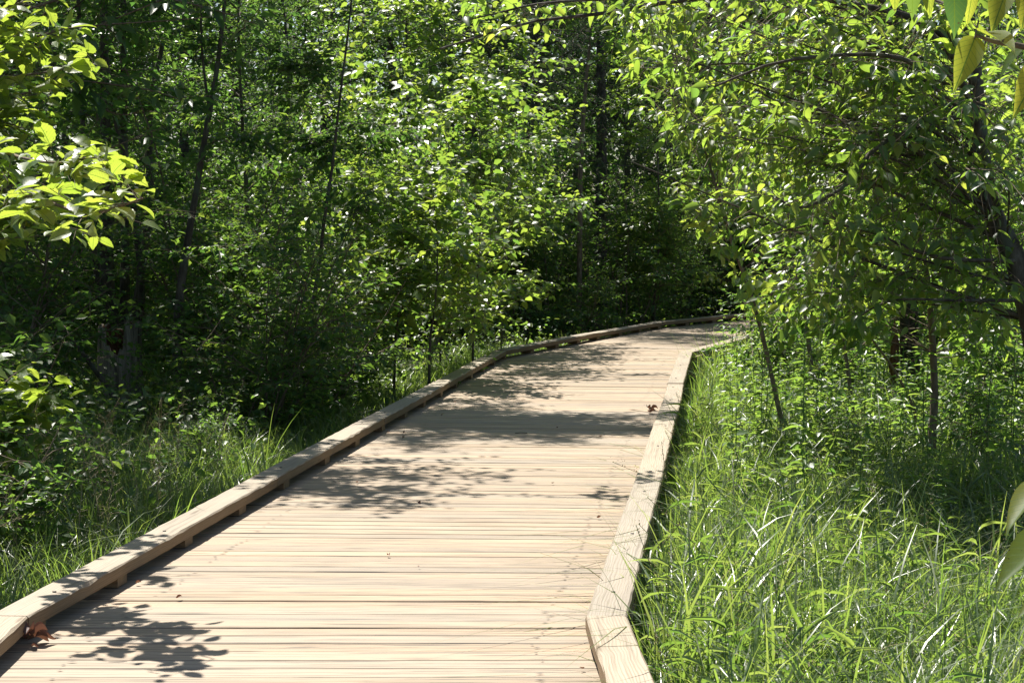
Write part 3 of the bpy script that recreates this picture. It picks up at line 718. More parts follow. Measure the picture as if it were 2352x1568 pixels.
hero('poplar_sapling', 'slanting thin sapling in the grass just right of the path', 'tree',
     [(1800, 985, 16), (1787, 930, 16), (1739, 722, 16), (1674, 534, 16), (1630, 380, 16.2), (1570, 200, 16.4), (1530, 20, 16.6)], .024, [],
     scatter(h, 14, 1520, 1900, 260, 640, 15, 17) + scatter(h, 10, 1440, 1700, 0, 330, 15.5, 17.2) + [(1560, 470, 15.8), (1700, 690, 15.8), (1800, 690, 15.7)], 303,
     dict(n_twig=330, twig_len=.5, leaf_len=.105, per_twig=8, t0=.3, droop=.25, flat=.7, wr=.52, kind='mid', spread=.6, leaf_droop=.5, poly=RPOLY), M_TWIG, limb_r=.22, wob=.03, sides=8)
hero('poplar_sapling', 'straight thin sapling with heavy low leaves, standing in front of the furrowed trunk', 'tree',
     [(2140, 1010, 14.5), (2146, 876, 14.5), (2129, 636, 14.5), (2092, 450, 14.4), (2060, 300, 14.3), (2040, 100, 14.2)], .034, [],
     scatter(h, 20, 1780, 2330, 380, 720, 13.4, 15.4) + scatter(h, 8, 1850, 2250, 150, 400, 13.6, 15) + scatter(h, 18, 1800, 2360, 640, 830, 13.4, 15.4) + [(1880, 710, 14), (1990, 730, 13.8)], 304,
     dict(n_twig=400, twig_len=.5, leaf_len=.115, per_twig=8, t0=.3, droop=.3, flat=.7, wr=.55, kind='mid', spread=.6, leaf_droop=.55, poly=RPOLY, tbias=-.1), M_TWIG, limb_r=.22, wob=.03, sides=8)
root = hero('poplar_tree', 'dark furrowed trunk with a red rotten splinter, in the sunny meadow right of the path', 'tree',
     [(2092, 990, 21), (2089, 860, 21), (2084, 560, 21), (2066, 330, 21), (2050, 0, 21), (2030, -500, 21)], .135, [],
     scatter(h, 26, 1660, 2420, -60, 520, 19, 23), 305,
     dict(n_twig=620, twig_len=.6, leaf_len=.12, per_twig=9, t0=.15, droop=.2, flat=.6, wr=.56, kind='far', spread=.55, leaf_droop=.4, poly=[(1640, -900), (1600, 300), (1680, 560), (2000, 640), (2900, 700), (2900, -900)]), M_FURROW, wob=.09, limb_r=.3, sides=16)
g = Geo(); b_ = np.array(root.location); sp = spline([at_depth(2056, 905, 20.85)-b_, at_depth(2054, 800, 20.85)-b_, at_depth(2055, 735, 20.87)-b_], 8)
tubes(g, sp, np.array([.05, .055, .05, .05, .045, .035, .02, .004]), 7, 0, True, .2, np.random.default_rng(4)); g.obj('rotten_splinter', [M_RED], root)
hero('poplar_sapling', 'thin straight sapling between the slanting sapling and the furrowed trunk', 'tree',
     [(1960, 965, 17.5), (1955, 910, 17.5), (1941, 807, 17.5), (1917, 653, 17.5), (1890, 470, 17.5), (1870, 300, 17.6)], .024, [],
     scatter(h, 12, 1720, 2120, 380, 680, 16.8, 18.4) + scatter(h, 10, 1720, 2250, 620, 750, 16.5, 18.4), 306,
     dict(n_twig=230, twig_len=.5, leaf_len=.1, per_twig=8, t0=.3, droop=.25, flat=.6, wr=.55, kind='mid', spread=.55, leaf_droop=.45, poly=RPOLY), M_TWIG, limb_r=.2, wob=.03, sides=8)
hero('poplar_sapling', 'short wavy sapling stem in the bright meadow behind the slanting sapling', 'tree',
     [(1866, 860, 20), (1859, 804, 20), (1848, 720, 20), (1830, 650, 20), (1815, 540, 20), (1800, 400, 20)], .026, [],
     scatter(h, 12, 1660, 1980, 330, 660, 19, 21), 307,
     dict(n_twig=190, twig_len=.5, leaf_len=.1, per_twig=8, t0=.3, droop=.25, flat=.6, wr=.55, kind='far', spread=.55, leaf_droop=.45, poly=RPOLY), M_TWIG, limb_r=.2, wob=.03, sides=8)
hero('dead_sapling', 'thin bare dark stem leaning left across the foot of the furrowed trunk', 'tree',
     [(2110, 960, 15.5), (2060, 860, 15.5), (2000, 775, 15.4), (1960, 728, 15.3), (1900, 690, 15.2)], .014, [(.007, [(2000, 775, 15.4), (1970, 800, 15.3), (1950, 800, 15.3)])], [], 308,
     dict(n_twig=3, twig_len=.3, leaf_len=.09, per_twig=3), M_TWIG, sides=7)
# near poplar branch at the right edge: big hanging leaves
rt = empty('poplar_sapling', (1.25, 2.62, ground_z(1.25, 2.62)), label='near poplar sapling whose big leaves hang into the upper corner and the right edge', cat='tree')
ob = np.array(rt.location); g = Geo(); c = Geo()
st = spline([np.array([1.25, 2.62, ob[2]-.1]), [1.22, 2.6, .6], [1.12, 2.62, 1.4], [1.08, 2.6, 2.2], [1.0, 2.6, 2.9]], 16)
tubes(g, st-ob, .022*(1-.6*np.linspace(0, 1, 16)), 8, 0, False, .04, np.random.default_rng(3))
for pts in ([(2800, 250, 2.62), (2520, 150, 2.6), (2352, 108, 2.6), (2280, 95, 2.6), (2240, 80, 2.6)], [(2780, -160, 2.6), (2480, -120, 2.6), (2300, -50, 2.6), (2180, -40, 2.58), (2060, -30, 2.58)], [(2960, 1400, 2.62), (2600, 1240, 2.8), (2440, 1130, 2.9), (2370, 1110, 2.95)]):
    l = spline([at_depth(*p) for p in pts], 12); tubes(g, l-ob, .007*(1-.7*np.linspace(0, 1, 12)), 6)
NEAR = [((2190, -40, 2.6), (2196, 84, 2.58), .03, .42, .5), ((2240, 85, 2.6), (2196, 200, 2.55), .75, .4, .5), ((2252, 78, 2.6), (2338, 98, 2.5), .75, .36, .3),
        ((2395, 150, 2.62), (2334, 254, 2.55), .9, .38, .6), ((2360, 105, 2.6), (2282, 182, 2.62), .5, .4, .3), ((2130, -60, 2.6), (2135, 42, 2.6), .7, .34, .5), ((2055, -60, 2.6), (2056, 30, 2.6), .7, .4, .6),
        ((2330, -60, 2.65), (2274, 65, 2.6), .8, .4, .6), ((2095, -60, 2.62), (2098, 46, 2.62), .2, .4, .4), ((2360, -20, 2.6), (2352, 60, 2.56), .9, .5, .5), ((2235, -30, 2.62), (2222, 60, 2.62), .85, .34, .7), ((2440, 170, 2.6), (2350, 262, 2.6), .4, .4, .4),
        ((2412, 1100, 2.95), (2300, 1202, 2.85), .8, .30, .25), ((2430, 1222, 2.95), (2288, 1318, 2.8), .45, .27, .2), ((2420, 1365, 2.95), (2334, 1404, 2.9), .6, .34, .2), ((2440, 250, 2.6), (2400, 420, 2.6), .5, .45, .4)]
nr = np.random.default_rng(12)
for a, b2, tint, wr, face in NEAR:
    A, B = at_depth(*a), at_depth(*b2); d = B-A; L = np.linalg.norm(d)
    n_ = unit(np.array([nr.normal()*.25, -face*1.6, 1.0]))
    leaves(c, (A-ob)[None], d[None], n_[None], L, wr, 'fine', 1, np.array([tint]))
    tubes(c, np.stack([A-ob-d*.18+[0, 0, .01], A-ob+d*.05])[None], np.full((1, 2), .0012), 4, 0)
sprout(c, nr, (np.array([spline([at_depth(*p) for p in q], 8) for q in ([(2820, 150, 2.6), (2900, 300, 2.7)], [(2800, -100, 2.6), (2900, -400, 2.6)], [(3000, 1240, 2.8), (3050, 900, 2.8)])])-ob), 16, .25, .1, 6, kind='fine', wr=.45, leaf_droop=.6, spread=.5, along=.3)
g.obj('trunk', [M_TWIG], rt); c.obj('crown', [M_TWIG, M_NEAR], rt, grain=True)

# left side
hero('elm_tree', 'elm at the left edge with large sunlit toothed leaves', 'tree',
     [(-560, 1250, 11), (-520, 900, 11), (-480, 500, 11), (-430, 100, 11.2), (-380, -300, 11.4)], .06,
     [(.016, [(-500, 620, 11), (-200, 420, 10.6), (60, 450, 9.4), (200, 490, 8.7), (330, 455, 8.4)]), (.014, [(-470, 420, 11), (-200, 300, 10.7), (80, 370, 9.5), (230, 360, 8.8)]),
      (.014, [(-450, 250, 11), (-200, 140, 11), (60, 90, 11), (170, 60, 11)]), (.013, [(-460, 300, 11), (-180, 200, 11), (80, 170, 10.8), (215, 145, 10.7)]), (.013, [(-440, 150, 11), (-180, 60, 11), (40, 10, 11), (130, -30, 11)]),
      (.012, [(-490, 560, 11), (-200, 470, 11), (-20, 500, 10.8), (100, 500, 10.7)]), (.012, [(-480, 500, 11), (-240, 330, 11), (-30, 280, 11), (70, 300, 11)])],
     [(60, 240, 11), (20, 30, 10.8), (-20, 130, 10.7), (110, 235, 11), (-40, 430, 10.6), (120, 540, 10.4), (-30, 560, 10.5), (-90, 20, 11), (30, 90, 11), (90, 20, 10.8), (-60, 320, 10.9)] + scatter(h, 6, -900, -200, 0, 420, 11.4, 12.6), 401,
     [dict(n_twig=430, twig_len=.36, leaf_len=.13, per_twig=6, t0=.3, droop=.12, flat=.4, wr=.62, kind='serrate', spread=.36, leaf_droop=.12, along=.8, rad=.0028, tbias=.12,
          poly=[(-900, -70), (120, -70), (135, 20), (200, 60), (255, 150), (130, 200), (125, 260), (60, 330), (250, 330), (355, 440), (340, 505), (240, 560), (80, 560), (0, 600), (-900, 600)])], M_TWIG, M_ELM, bow=.3, limb_r=.25, sides=8)
hero('elm_tree', 'shaded elm above the stump with dark pointed leaf sprays', 'tree',
     [(-300, 900, 15), (-280, 500, 15), (-240, 100, 15), (-200, -300, 15.2)], .05,
     [(.014, [(-270, 350, 15), (100, 200, 14.6), (300, 200, 14.2), (420, 230, 14)]), (.014, [(-250, 150, 15), (200, -20, 14.6), (440, 10, 14.2), (600, 60, 14)]), (.012, [(-250, 220, 15), (50, 170, 15), (260, 260, 15), (330, 250, 15)])],
     [(480, 40, 14), (350, 160, 14.3), (250, 180, 14.5), (520, -60, 14), (380, 290, 14.4), (-100, -200, 15), (100, -300, 15)] + scatter(h, 20, -250, 420, -560, -140, 14, 16.5), 402,
     dict(n_twig=230, twig_len=.42, leaf_len=.15, per_twig=6, t0=.4, droop=.2, flat=.4, wr=.42, kind='mid', spread=.3, leaf_droop=.35, along=.8, tbias=-.15), M_TWIG, M_DIM, limb_r=.25, sides=8)
hero('hazel_bush', 'low bush with round sunlit leaves at the left edge beside the curb', 'shrub',
     [(-130, 1230, 12.2), (-110, 1080, 12.2), (-60, 960, 12.1), (-10, 900, 12.0)], .012,
     [(.007, [(-110, 1080, 12.2), (-40, 990, 12.0), (50, 930, 11.9), (120, 905, 11.8)]), (.006, [(-110, 1100, 12.2), (0, 1040, 12.0), (60, 1010, 11.9), (110, 1000, 11.8)]), (.006, [(-120, 1150, 12.2), (-60, 1100, 12.0), (0, 1080, 11.9), (35, 1090, 11.9)]), (.006, [(-120, 1180, 12.2), (-60, 1200, 11.8), (0, 1150, 11.7), (30, 1120, 11.7)])],
     [(20, 870, 12.0), (-60, 840, 12.0), (90, 960, 11.9), (10, 1250, 11.6), (-80, 1000, 11.8)], 403,
     dict(n_twig=90, twig_len=.2, leaf_len=.125, per_twig=5, t0=.3, droop=.1, flat=.5, wr=.72, kind='serrate', spread=.4, leaf_droop=.2, along=.7, tbias=.05), M_TWIG, M_ELM, limb_r=.15, sides=6)
hero('hazel_bush', 'leafy bush beyond the left edge casting leaf shadows on the near planks', 'shrub',
     [(-420, 1500, 9.2), (-400, 1100, 9.2), (-360, 700, 9.2), (-330, 400, 9.1)], .016, [],
     scatter(h, 16, -560, -180, 420, 900, 8.0, 8.9) + scatter(h, 10, -420, -160, 700, 1050, 7.8, 8.6), 404,
     dict(n_twig=80, twig_len=.25, leaf_len=.1, per_twig=5, t0=.45, droop=.1, flat=.5, wr=.66, kind='serrate', spread=.3, leaf_droop=.15, along=.7, poly=[(-900, -900), (-70, -900), (-70, 1300), (-900, 1300)]), M_TWIG, M_ELM, limb_r=.15, sides=6)
hero('birch_clump', 'clump of tall dark stems rising right behind the rotten stump', 'tree',
     [(268, 790, 22.3), (246, 640, 22.3), (243, 400, 22.3), (240, 140, 22.4), (236, -200, 22.6), (230, -600, 22.8)], .1, [],
     scatter(h, 30, 60, 560, -720, -120, 20.5, 24) + scatter(h, 10, 120, 460, -80, 300, 21.5, 23.5), 405,
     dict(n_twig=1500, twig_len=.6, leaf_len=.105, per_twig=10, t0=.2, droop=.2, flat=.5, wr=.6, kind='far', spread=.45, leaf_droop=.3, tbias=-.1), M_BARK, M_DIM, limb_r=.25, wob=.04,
     extra=[(.05, [(270, 780, 22.2), (225, 640, 22.1), (217, 517, 22), (191, 300, 22), (180, 0, 22), (170, -300, 22)]), (.07, [(285, 790, 22.5), (287, 640, 22.5), (285, 300, 22.6), (283, 0, 22.7), (285, -400, 23)]), (.05, [(305, 790, 22.2), (325, 700, 22.1), (313, 517, 22), (282, 340, 22), (258, 240, 22), (232, 0, 22), (215, -300, 22)]), (.055, [(300, 790, 22.8), (340, 500, 23), (345, 250, 23.2), (380, 60, 23.4), (400, -200, 23.5)])])
hero('leaning_tree', 'single dark trunk leaning right, standing right of the rotten stump', 'tree',
     [(404, 800, 20), (413, 680, 20), (430, 560, 20), (448, 455, 20), (472, 308, 20), (499, 154, 20), (516, 0, 20), (530, -200, 20.1), (545, -500, 20.3)], .05, [(.018, [(480, 250, 20), (465, 130, 20), (462, 20, 20), (470, -160, 20)])],
     scatter(h, 34, 380, 980, -760, -160, 18.6, 21.5) + scatter(h, 6, 380, 640, 60, 400, 19.2, 20.8), 406,
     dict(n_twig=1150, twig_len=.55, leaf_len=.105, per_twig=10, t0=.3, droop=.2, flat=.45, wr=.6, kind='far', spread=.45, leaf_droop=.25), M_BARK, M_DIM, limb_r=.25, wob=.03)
hero('slender_tree', 'slender dark sapling rising between the leaning trunk and the curb', 'tree',
     [(692, 905, 19.5), (700, 800, 19.5), (714, 722, 19.5), (734, 602, 19.5), (745, 500, 19.5), (762, 393, 19.5), (779, 239, 19.5), (804, 34, 19.5), (815, -120, 19.5), (830, -400, 19.6)], .027, [(.012, [(718, 700, 19.5), (760, 620, 19.4), (800, 530, 19.3), (825, 470, 19.3)])],
     scatter(h, 26, 600, 1250, -620, -120, 18.4, 20.6) + scatter(h, 8, 640, 960, 80, 520, 19, 20.2), 407,
     dict(n_twig=1000, twig_len=.5, leaf_len=.1, per_twig=10, t0=.3, droop=.2, flat=.45, wr=.6, kind='far', spread=.45, leaf_droop=.25), M_BARK, M_DIM, limb_r=.2, wob=.03, sides=8)
hero('hazel_tree', 'young tree at the left edge with a dark stem leaning over the undergrowth', 'tree',
     [(290, 950, 19.2), (181, 800, 19.2), (102, 708, 19), (0, 605, 18.6), (-60, 480, 18), (-40, 200, 17), (20, -100, 16), (60, -300, 15.5)], .026, [],
     scatter(h, 26, 120, 760, -620, -170, 14.2, 16.8) + scatter(h, 8, -200, 200, -400, 200, 14.5, 16), 408,
     dict(n_twig=560, twig_len=.5, leaf_len=.11, per_twig=9, t0=.4, droop=.15, flat=.45, wr=.62, kind='mid', spread=.4, leaf_droop=.2), M_BARK, M_DIM, limb_r=.2, wob=.03, sides=8)
hero('pale_tree', 'pale grey leaning stem showing in the sunny thicket above the curb bend', 'tree',
     [(978, 830, 27), (1015, 755, 27), (1071, 643, 27), (1095, 595, 27), (1119, 547, 27), (1150, 470, 27), (1190, 380, 27.2)], .05, [],
     scatter(h, 10, 1040, 1300, 300, 520, 24.5, 26.5), 409,
     dict(n_twig=150, twig_len=.5, leaf_len=.1, per_twig=9, t0=.4, kind='far', wr=.62, spread=.42), M_PALE, M_LEAF, limb_r=.2, wob=.03, sides=8)
hero('slim_tree', 'slim brown trunk just left of the thick spruce behind the bend', 'tree',
     [(1330, 700, 33), (1332, 520, 33), (1334, 376, 33), (1345, 200, 33), (1358, 61, 33), (1364, -100, 33), (1370, -400, 33)], .05, [],
     scatter(h, 16, 1180, 1560, -500, 120, 31.5, 34), 410,
     dict(n_twig=420, twig_len=.6, leaf_len=.11, per_twig=10, t0=.3, kind='far', wr=.62, spread=.45), M_TWIG, M_LEAF, limb_r=.2, wob=.03, sides=8)
# the sunny thicket beside the curb: alders at their own places
for k, (px, yb, d, Hs, lab) in enumerate([(985, 830, 20.6, .52, 'alder bush nearest the curb bend, full of small bright leaves'), (905, 840, 21.6, .66, 'alder bush with many bright leaves just left of the curb bend'), (1085, 790, 24, .78, 'bright alder bush behind the curb bend, at the edge of the dark woods'),
                                          (830, 840, 23, .85, 'alder bush half in shade right of the slender sapling'), (1010, 800, 26.5, 1.0, 'tall bright alder at the back of the sunny thicket'), (1150, 775, 28, .95, 'sunlit alder deep behind the curb bend'), (900, 800, 28, 1.2, 'tall alder behind the shaded end of the thicket')]):
    hero('alder_bush', lab, 'shrub', [(px, yb+60, d), (px+4, yb-60, d), (px+14, yb-240*Hs, d), (px+20, yb-480*Hs, d), (px+10, yb-760*Hs, d)], .017,
         [], scatter(h, 34, px-190, px+200, yb-860*Hs, yb-90, d-1.1, d+1.1), 420+k,
         dict(n_twig=int(130+230*Hs), twig_len=.42, leaf_len=.115, per_twig=8, t0=.2, droop=.15, flat=.45, wr=.68, kind='mid', spread=.42, leaf_droop=.2, tbias=.08), M_BARK, M_ALDER, limb_r=.18, wob=.03, sides=7, t_lo=.05)

for k, (px, yb, d, lab) in enumerate([(1500, 735, 34.5, 'sunlit bush beyond the bend, under the left edge of the poplar'), (1640, 725, 40, 'leafy bush beyond the bend behind the slanting sapling')]):
    hero('alder_bush', lab, 'shrub', [(px, yb+30, d), (px+4, yb-60, d), (px+14, yb-200, d), (px+10, yb-420, d), (px+10, yb-620, d)], .03,
         [], scatter(h, 26, px-120, px+150, yb-640, yb-90, d-1.2, d+1.2), 440+k,
         dict(n_twig=420, twig_len=.45, leaf_len=.125, per_twig=8, t0=.2, droop=.15, flat=.45, wr=.66, kind='far', spread=.45, leaf_droop=.2, tbias=.05), M_BARK, M_ALDER, limb_r=.18, wob=.03, sides=7, t_lo=.05)
# shrubs and young trees on the right, behind the meadow
rg = np.random.default_rng(88); n = 0; tries = 0
while n < 34 and tries < 4000:
    tries += 1
    y = 24+14*rg.random(); x = (.10+.22*rg.random())*y
    if x < xr(y)+2.2+.3*(y < 26) or x < 3.3: continue
    if abs(fx(x, y)-2085) < 90 and y < 22: continue
    if not spaced(x, y, 1.4): continue
    k = int(rg.integers(0, 4)); a, d = zone(fx(x, y), y)
    nm = ['broad green shrub', 'tall loose shrub', 'low spreading shrub', 'narrow leaved shrub'][k]
    plant('shrub', SHRUB_M[k], (x, y, ground_z(x, y)), rg.random()*6.28, .85+.4*rg.random(), label=f'{nm} {a}, {d}', cat='shrub', group=f'{nm}s {a}, {d}'); n += 1
for (x, y, k, sc) in [(4.45, 16.6, 2, .75), (5.0, 18.8, 0, .75), (5.3, 20.6, 3, .8), (4.75, 17.6, 4, .75), (2.75, 17.0, 4, .5), (3.3, 15.9, 4, .55), (2.55, 15.2, 4, .45), (3.75, 14.9, 4, .6), (5.9, 22.6, 1, .8), (3.3, 21.8, 4, .9), (3.9, 23.4, 4, 1.1)]:
    plant('shrub', SHRUB_M[k], (x, y, ground_z(x, y)), rg.random()*6.28, sc, label=['broad green shrub', 'tall loose shrub', 'low spreading shrub', 'narrow leaved shrub', 'knee high bush'][k]+' in the meadow beside the furrowed trunk', cat='shrub', group='meadow shrubs beside the furrowed trunk')
for (x, y, k, sc) in [(7.6, 31, 2, 1.1), (9.2, 35, 0, 1.1), (7.2, 26.5, 2, 1.05), (9.8, 33, 1, 1.0), (5.9, 33, 1, .9)]:
    a, d = zone(fx(x, y), y)
    plant('young_tree', TREE_M[k], (x, y, ground_z(x, y)), rg.random()*6.28, sc, label=f'young leafy tree {a}, {d}', cat='tree', group=f'young trees {a}')

# ------------------------------------------------------------------ the rotten stump
sr = np.random.default_rng(51)
sx, sy = at_depth(279, 950, 20.3)[:2]; sz = ground_z(sx, sy)
root = empty('tree_stump', (sx, sy, sz), label='broken grey tree stump with a rotten red hollow, standing in the shade', cat='stump')
g = Geo(); A = 40; th = np.arange(A)/A*2*math.pi; Hh = []
for k in range(A):
    c_, s_ = math.cos(th[k]), math.sin(th[k]); hgt = 1.07 if c_ > .42 else (.99 if c_ > -.75 else 1.04)
    if s_ < -.1 and -.7 < c_ < .38: hgt = .74 + .18*abs(c_+.15) + sr.normal()*.03
    Hh.append(hgt+sr.normal()*.012)
Hh = np.array(Hh); lev = np.linspace(0, 1, 12); rad = .222*(1+.05*np.cos(3*th+1)+.035*sr.normal(size=A))
V = []; 
for f in lev:
    rr = rad*(1.10-.16*f)*(1+.012*sr.normal(size=A)) + .05*(1-f)**6
    V.append(np.column_stack([rr*np.cos(th), rr*np.sin(th), -.1+(Hh+.1)*f]))
for f in (1.0, .9, .72, .55):
    rr = rad*(.78 if f == 1 else .70)
    V.append(np.column_stack([rr*np.cos(th), rr*np.sin(th), Hh*f-.004]))
V = np.stack(V); idx = np.arange(len(V)*A).reshape(len(V), A)
def ringf(i): return np.stack([idx[i:i+2].T[:, 0], np.roll(idx[i], -1), np.roll(idx[i+1], -1), idx[i+1]], -1)
g.add(V, np.concatenate([ringf(i) for i in range(12)]), 0, None, True); g.more(np.concatenate([ringf(i) for i in range(12, len(V)-1)]), 0, 1)
M_STUMP = bark_mat('weathered_stump_wood', (.08, .065, .05), (.27, .23, .18), (.48, .43, .36), 26, .10, .9)
g.obj('shell', [M_STUMP, M_RED], root)
g = Geo(); R = .66*rad; tops = .62+.12*sr.random(A)
rings = [np.column_stack([R*q*np.cos(th), R*q*np.sin(th), tops*f*(1+.1*sr.normal(size=A)*(q < .9))]) for q, f in ((1, .6), (1, 1), (.6, 1.1), (.25, .95), (.02, 1.0))]
V = np.stack(rings); idx = np.arange(len(V)*A).reshape(len(V), A)
g.add(V, np.concatenate([ringf(i) for i in range(len(V)-1)]), 0, None, False); g.obj('rotten_core', [M_RED], root)

# ------------------------------------------------------------------ grass
def blades(geo, rng, x, y, H, W, lean, mat=0, K=6, z=None, dirs=None, tint=None):
    n = len(x); z = ground_z(x, y) if z is None else z
    a = rng.random(n)*6.28 if dirs is None else dirs
    D = np.stack([np.cos(a), np.sin(a), np.zeros(n)], -1)
    s = np.linspace(0, 1, K)
    b0 = lean*(.15+1.15*rng.random(n)**1.3); tilt = .30*rng.random(n)**1.5
    hor = (tilt[:, None]*s + b0[:, None]*s**2.3)*H[:, None]; ver = (s - .45*np.minimum(1, b0[:, None]**1.3)*s**3)*H[:, None]
    P = np.stack([x, y, z-.02], -1)[:, None, :] + hor[..., None]*D[:, None, :] + ver[..., None]*UP
    tw = a + math.pi/2 + rng.normal(0, .5, n)
    Sd = np.stack([np.cos(tw), np.sin(tw), np.zeros(n)], -1)
    w = W[:, None]*np.clip(np.array([.6, .95, 1.0, .85, .55, .05])[:K] if K == 6 else np.array([.8, 1, .6, .05]), 0, 1)
    lf = P - Sd[:, None, :]*w[..., None]*.5; rt = P + Sd[:, None, :]*w[..., None]*.5
    V = np.stack([lf, rt], 2); idx = np.arange(n*K*2).reshape(n, K, 2)
    F = np.stack([idx[:, :-1, 0], idx[:, :-1, 1], idx[:, 1:, 1], idx[:, 1:, 0]], -1).reshape(-1, 4)
    if tint is None: tint = np.clip(rng.normal(.45, .25, n), 0, 1)
    geo.add(V, F, mat, np.repeat(tint, K-1), True)
def tuft(x, y): return .5+.5*np.sin(2.3*x+1.1*np.sin(1.7*y))*np.cos(1.9*y+.8*np.sin(2.1*x)+.6)
gr = np.random.default_rng(61)
def sample(n, y0, y1, f):
    y = y0+(y1-y0)*gr.random(n); return f(y, gr.random(n)), y
right = lambda lo, wide: (lambda y, u: xr(y)+BW+lo+u*np.minimum(.31*y+.6-xr(y), wide))
g = Geo()
for (n, y0, y1, H0, W0, K) in [(16000, 5.6, 9.5, .50, .0105, 6), (16000, 9.5, 14, .52, .0115, 6), (22000, 14, 21, .50, .010, 4), (20000, 21, 36, .5, .014, 4)]:
    x, y = sample(n, y0, y1, right(.03, 9)); t = tuft(x, y)
    near = np.clip((x-xr(y)-BW)/.5, 0, 1)
    blades(g, gr, x, y, H0*(.45+.5*t+.45*gr.random(n))*(.92+.08*near), W0*(.6+.8*gr.random(n)), .75, 0, K)
for (n, y0, y1, H0, W0) in [(1900, 5.8, 10, .84, .0115), (2000, 10, 16, .84, .0125), (1800, 16, 28, .85, .016)]:
    x, y = sample(n, y0, y1, right(.12, 8))
    blades(g, gr, x, y, H0*(.6+.55*gr.random(n)), W0*(.6+.7*gr.random(n)), 1.3, 0, 6, tint=np.clip(gr.normal(.55, .25, n), 0, 1))
for (n, y0, y1, w_) in [(1100, 5.8, 10, .009), (1200, 10, 16, .010), (1300, 16, 25, .013)]:      # thick fringe along the curb
    x, y = sample(n, y0, y1, right(.03, .4)); blades(g, gr, x, y, .30+.28*gr.random(n), w_*(.6+.7*gr.random(n)), .6, 0, 6)
# a few long blades that arch over the curb
x, y = sample(22, 7.2, 14, right(.03, .10)); blades(g, gr, x, y, .68+.25*gr.random(22), np.full(22, .006), 1.25, 0, 6, dirs=math.pi+gr.normal(0, .6, 22))
# clumps at the far curb of the bend
for _ in range(26):
    cx, cy = xr(24)+.3, 24.; t_ = gr.random(); p = np.array([2.3, 23.3])*(1-t_)+np.array([6.2, 32.2])*t_; n = 60
    blades(g, gr, p[0]+gr.normal(0, .18, n)+.25, p[1]+gr.normal(0, .2, n), .6+.4*gr.random(n), np.full(n, .010), 1.1, 0, 6)
nst = 1200; x, y = sample(nst, 5.8, 19, right(.05, 8)); hh = .28+.34*gr.random(nst); z = ground_z(x, y)
for q in range(7):
    f = (q+1.2)/8; a_ = gr.random(nst)*6.28; d_ = np.stack([np.cos(a_), np.sin(a_), .35+.5*gr.random(nst)], -1)
    leaves(g, np.stack([x+gr.normal(0, .015, nst), y+gr.normal(0, .015, nst), z+hh*f], -1), d_, unit(UP+gr.normal(size=(nst, 3))*.4), .10+.11*gr.random(nst), .085, 'long', 0, np.clip(gr.normal(.5, .25, nst), 0, 1), True, .25+.4*gr.random(nst))
tubes(g, np.stack([np.stack([x, y, z], -1), np.stack([x, y, z+hh], -1)], 1), np.full((nst, 2), .0016), 3, 0)
x, y = sample(1300, 5.8, 18, right(.05, 8)); blades(g, gr, x, y, .3+.45*gr.random(1300), .004+.004*gr.random(1300), .9, 1, 6)
for _ in range(120):
    y0 = 6.2+11*gr.random(); x0 = xr(y0)+BW+.06+gr.random()**1.5*(.29*y0-xr(y0)); z0 = ground_z(x0, y0); hh = .62+.3*gr.random()
    st = spline([[x0, y0, z0], [x0+gr.normal()*.05, y0+gr.normal()*.05, z0+hh*.6], [x0+gr.normal()*.16, y0+gr.normal()*.12, z0+hh]], 8); tubes(g, st, np.full(8, .0014), 3, 0)
    nb = 22; q = 4.2+2.8*gr.random(nb); j = q.astype(int).clip(0, 6); b0 = st[j]*(1-(q-j))[:, None]+st[j+1]*(q-j)[:, None]
    dd = unit(gr.normal(size=(nb, 3))*.7+[0, 0, .6])*(.015+.03*gr.random(nb))[:, None]
    leaves(g, b0, dd, np.tile(UP, (nb, 1)), .014, .4, 'far', 1, None, False); leaves(g, b0+dd, dd, np.tile(UP, (nb, 1)), .010, .45, 'far', 1, None, False)
g.obj('grass', [M_GRASS, M_SEED], kind='stuff', label='tall sunlit meadow grass right of the boardwalk', cat='grass')
left = lambda lo, wide: (lambda y, u: xl(y)-BW-lo-u*wide)
g = Geo()
for (n, y0, y1, H0, W0, K, wd_) in [(9000, 7.0, 13, .42, .0055, 6, 2.2), (9000, 13, 20, .42, .007, 4, 2.4), (8000, 20, 32, .42, .009, 4, 1.8)]:
    x, y = sample(n, y0, y1, left(.04, wd_)); t = tuft(x, y)
    blades(g, gr, x, y, H0*(.4+.6*t+.5*gr.random(n)), W0*(.6+.8*gr.random(n)), .85, 0, K)
for (n, y0, y1) in [(170, 8, 14), (260, 14, 26)]:
    x, y = sample(n, y0, y1, left(.1, 1.6)); blades(g, gr, x, y, .5+.35*gr.random(n), .007+.004*gr.random(n), 1.15, 0, 6)
x = -6+4.5*gr.random(7000); y = 12+14*gr.random(7000); m_ = x < xl(y)-1.5
blades(g, gr, x[m_], y[m_], .3+.4*gr.random(m_.sum()), np.full(m_.sum(), .009), .9, 0, 4)
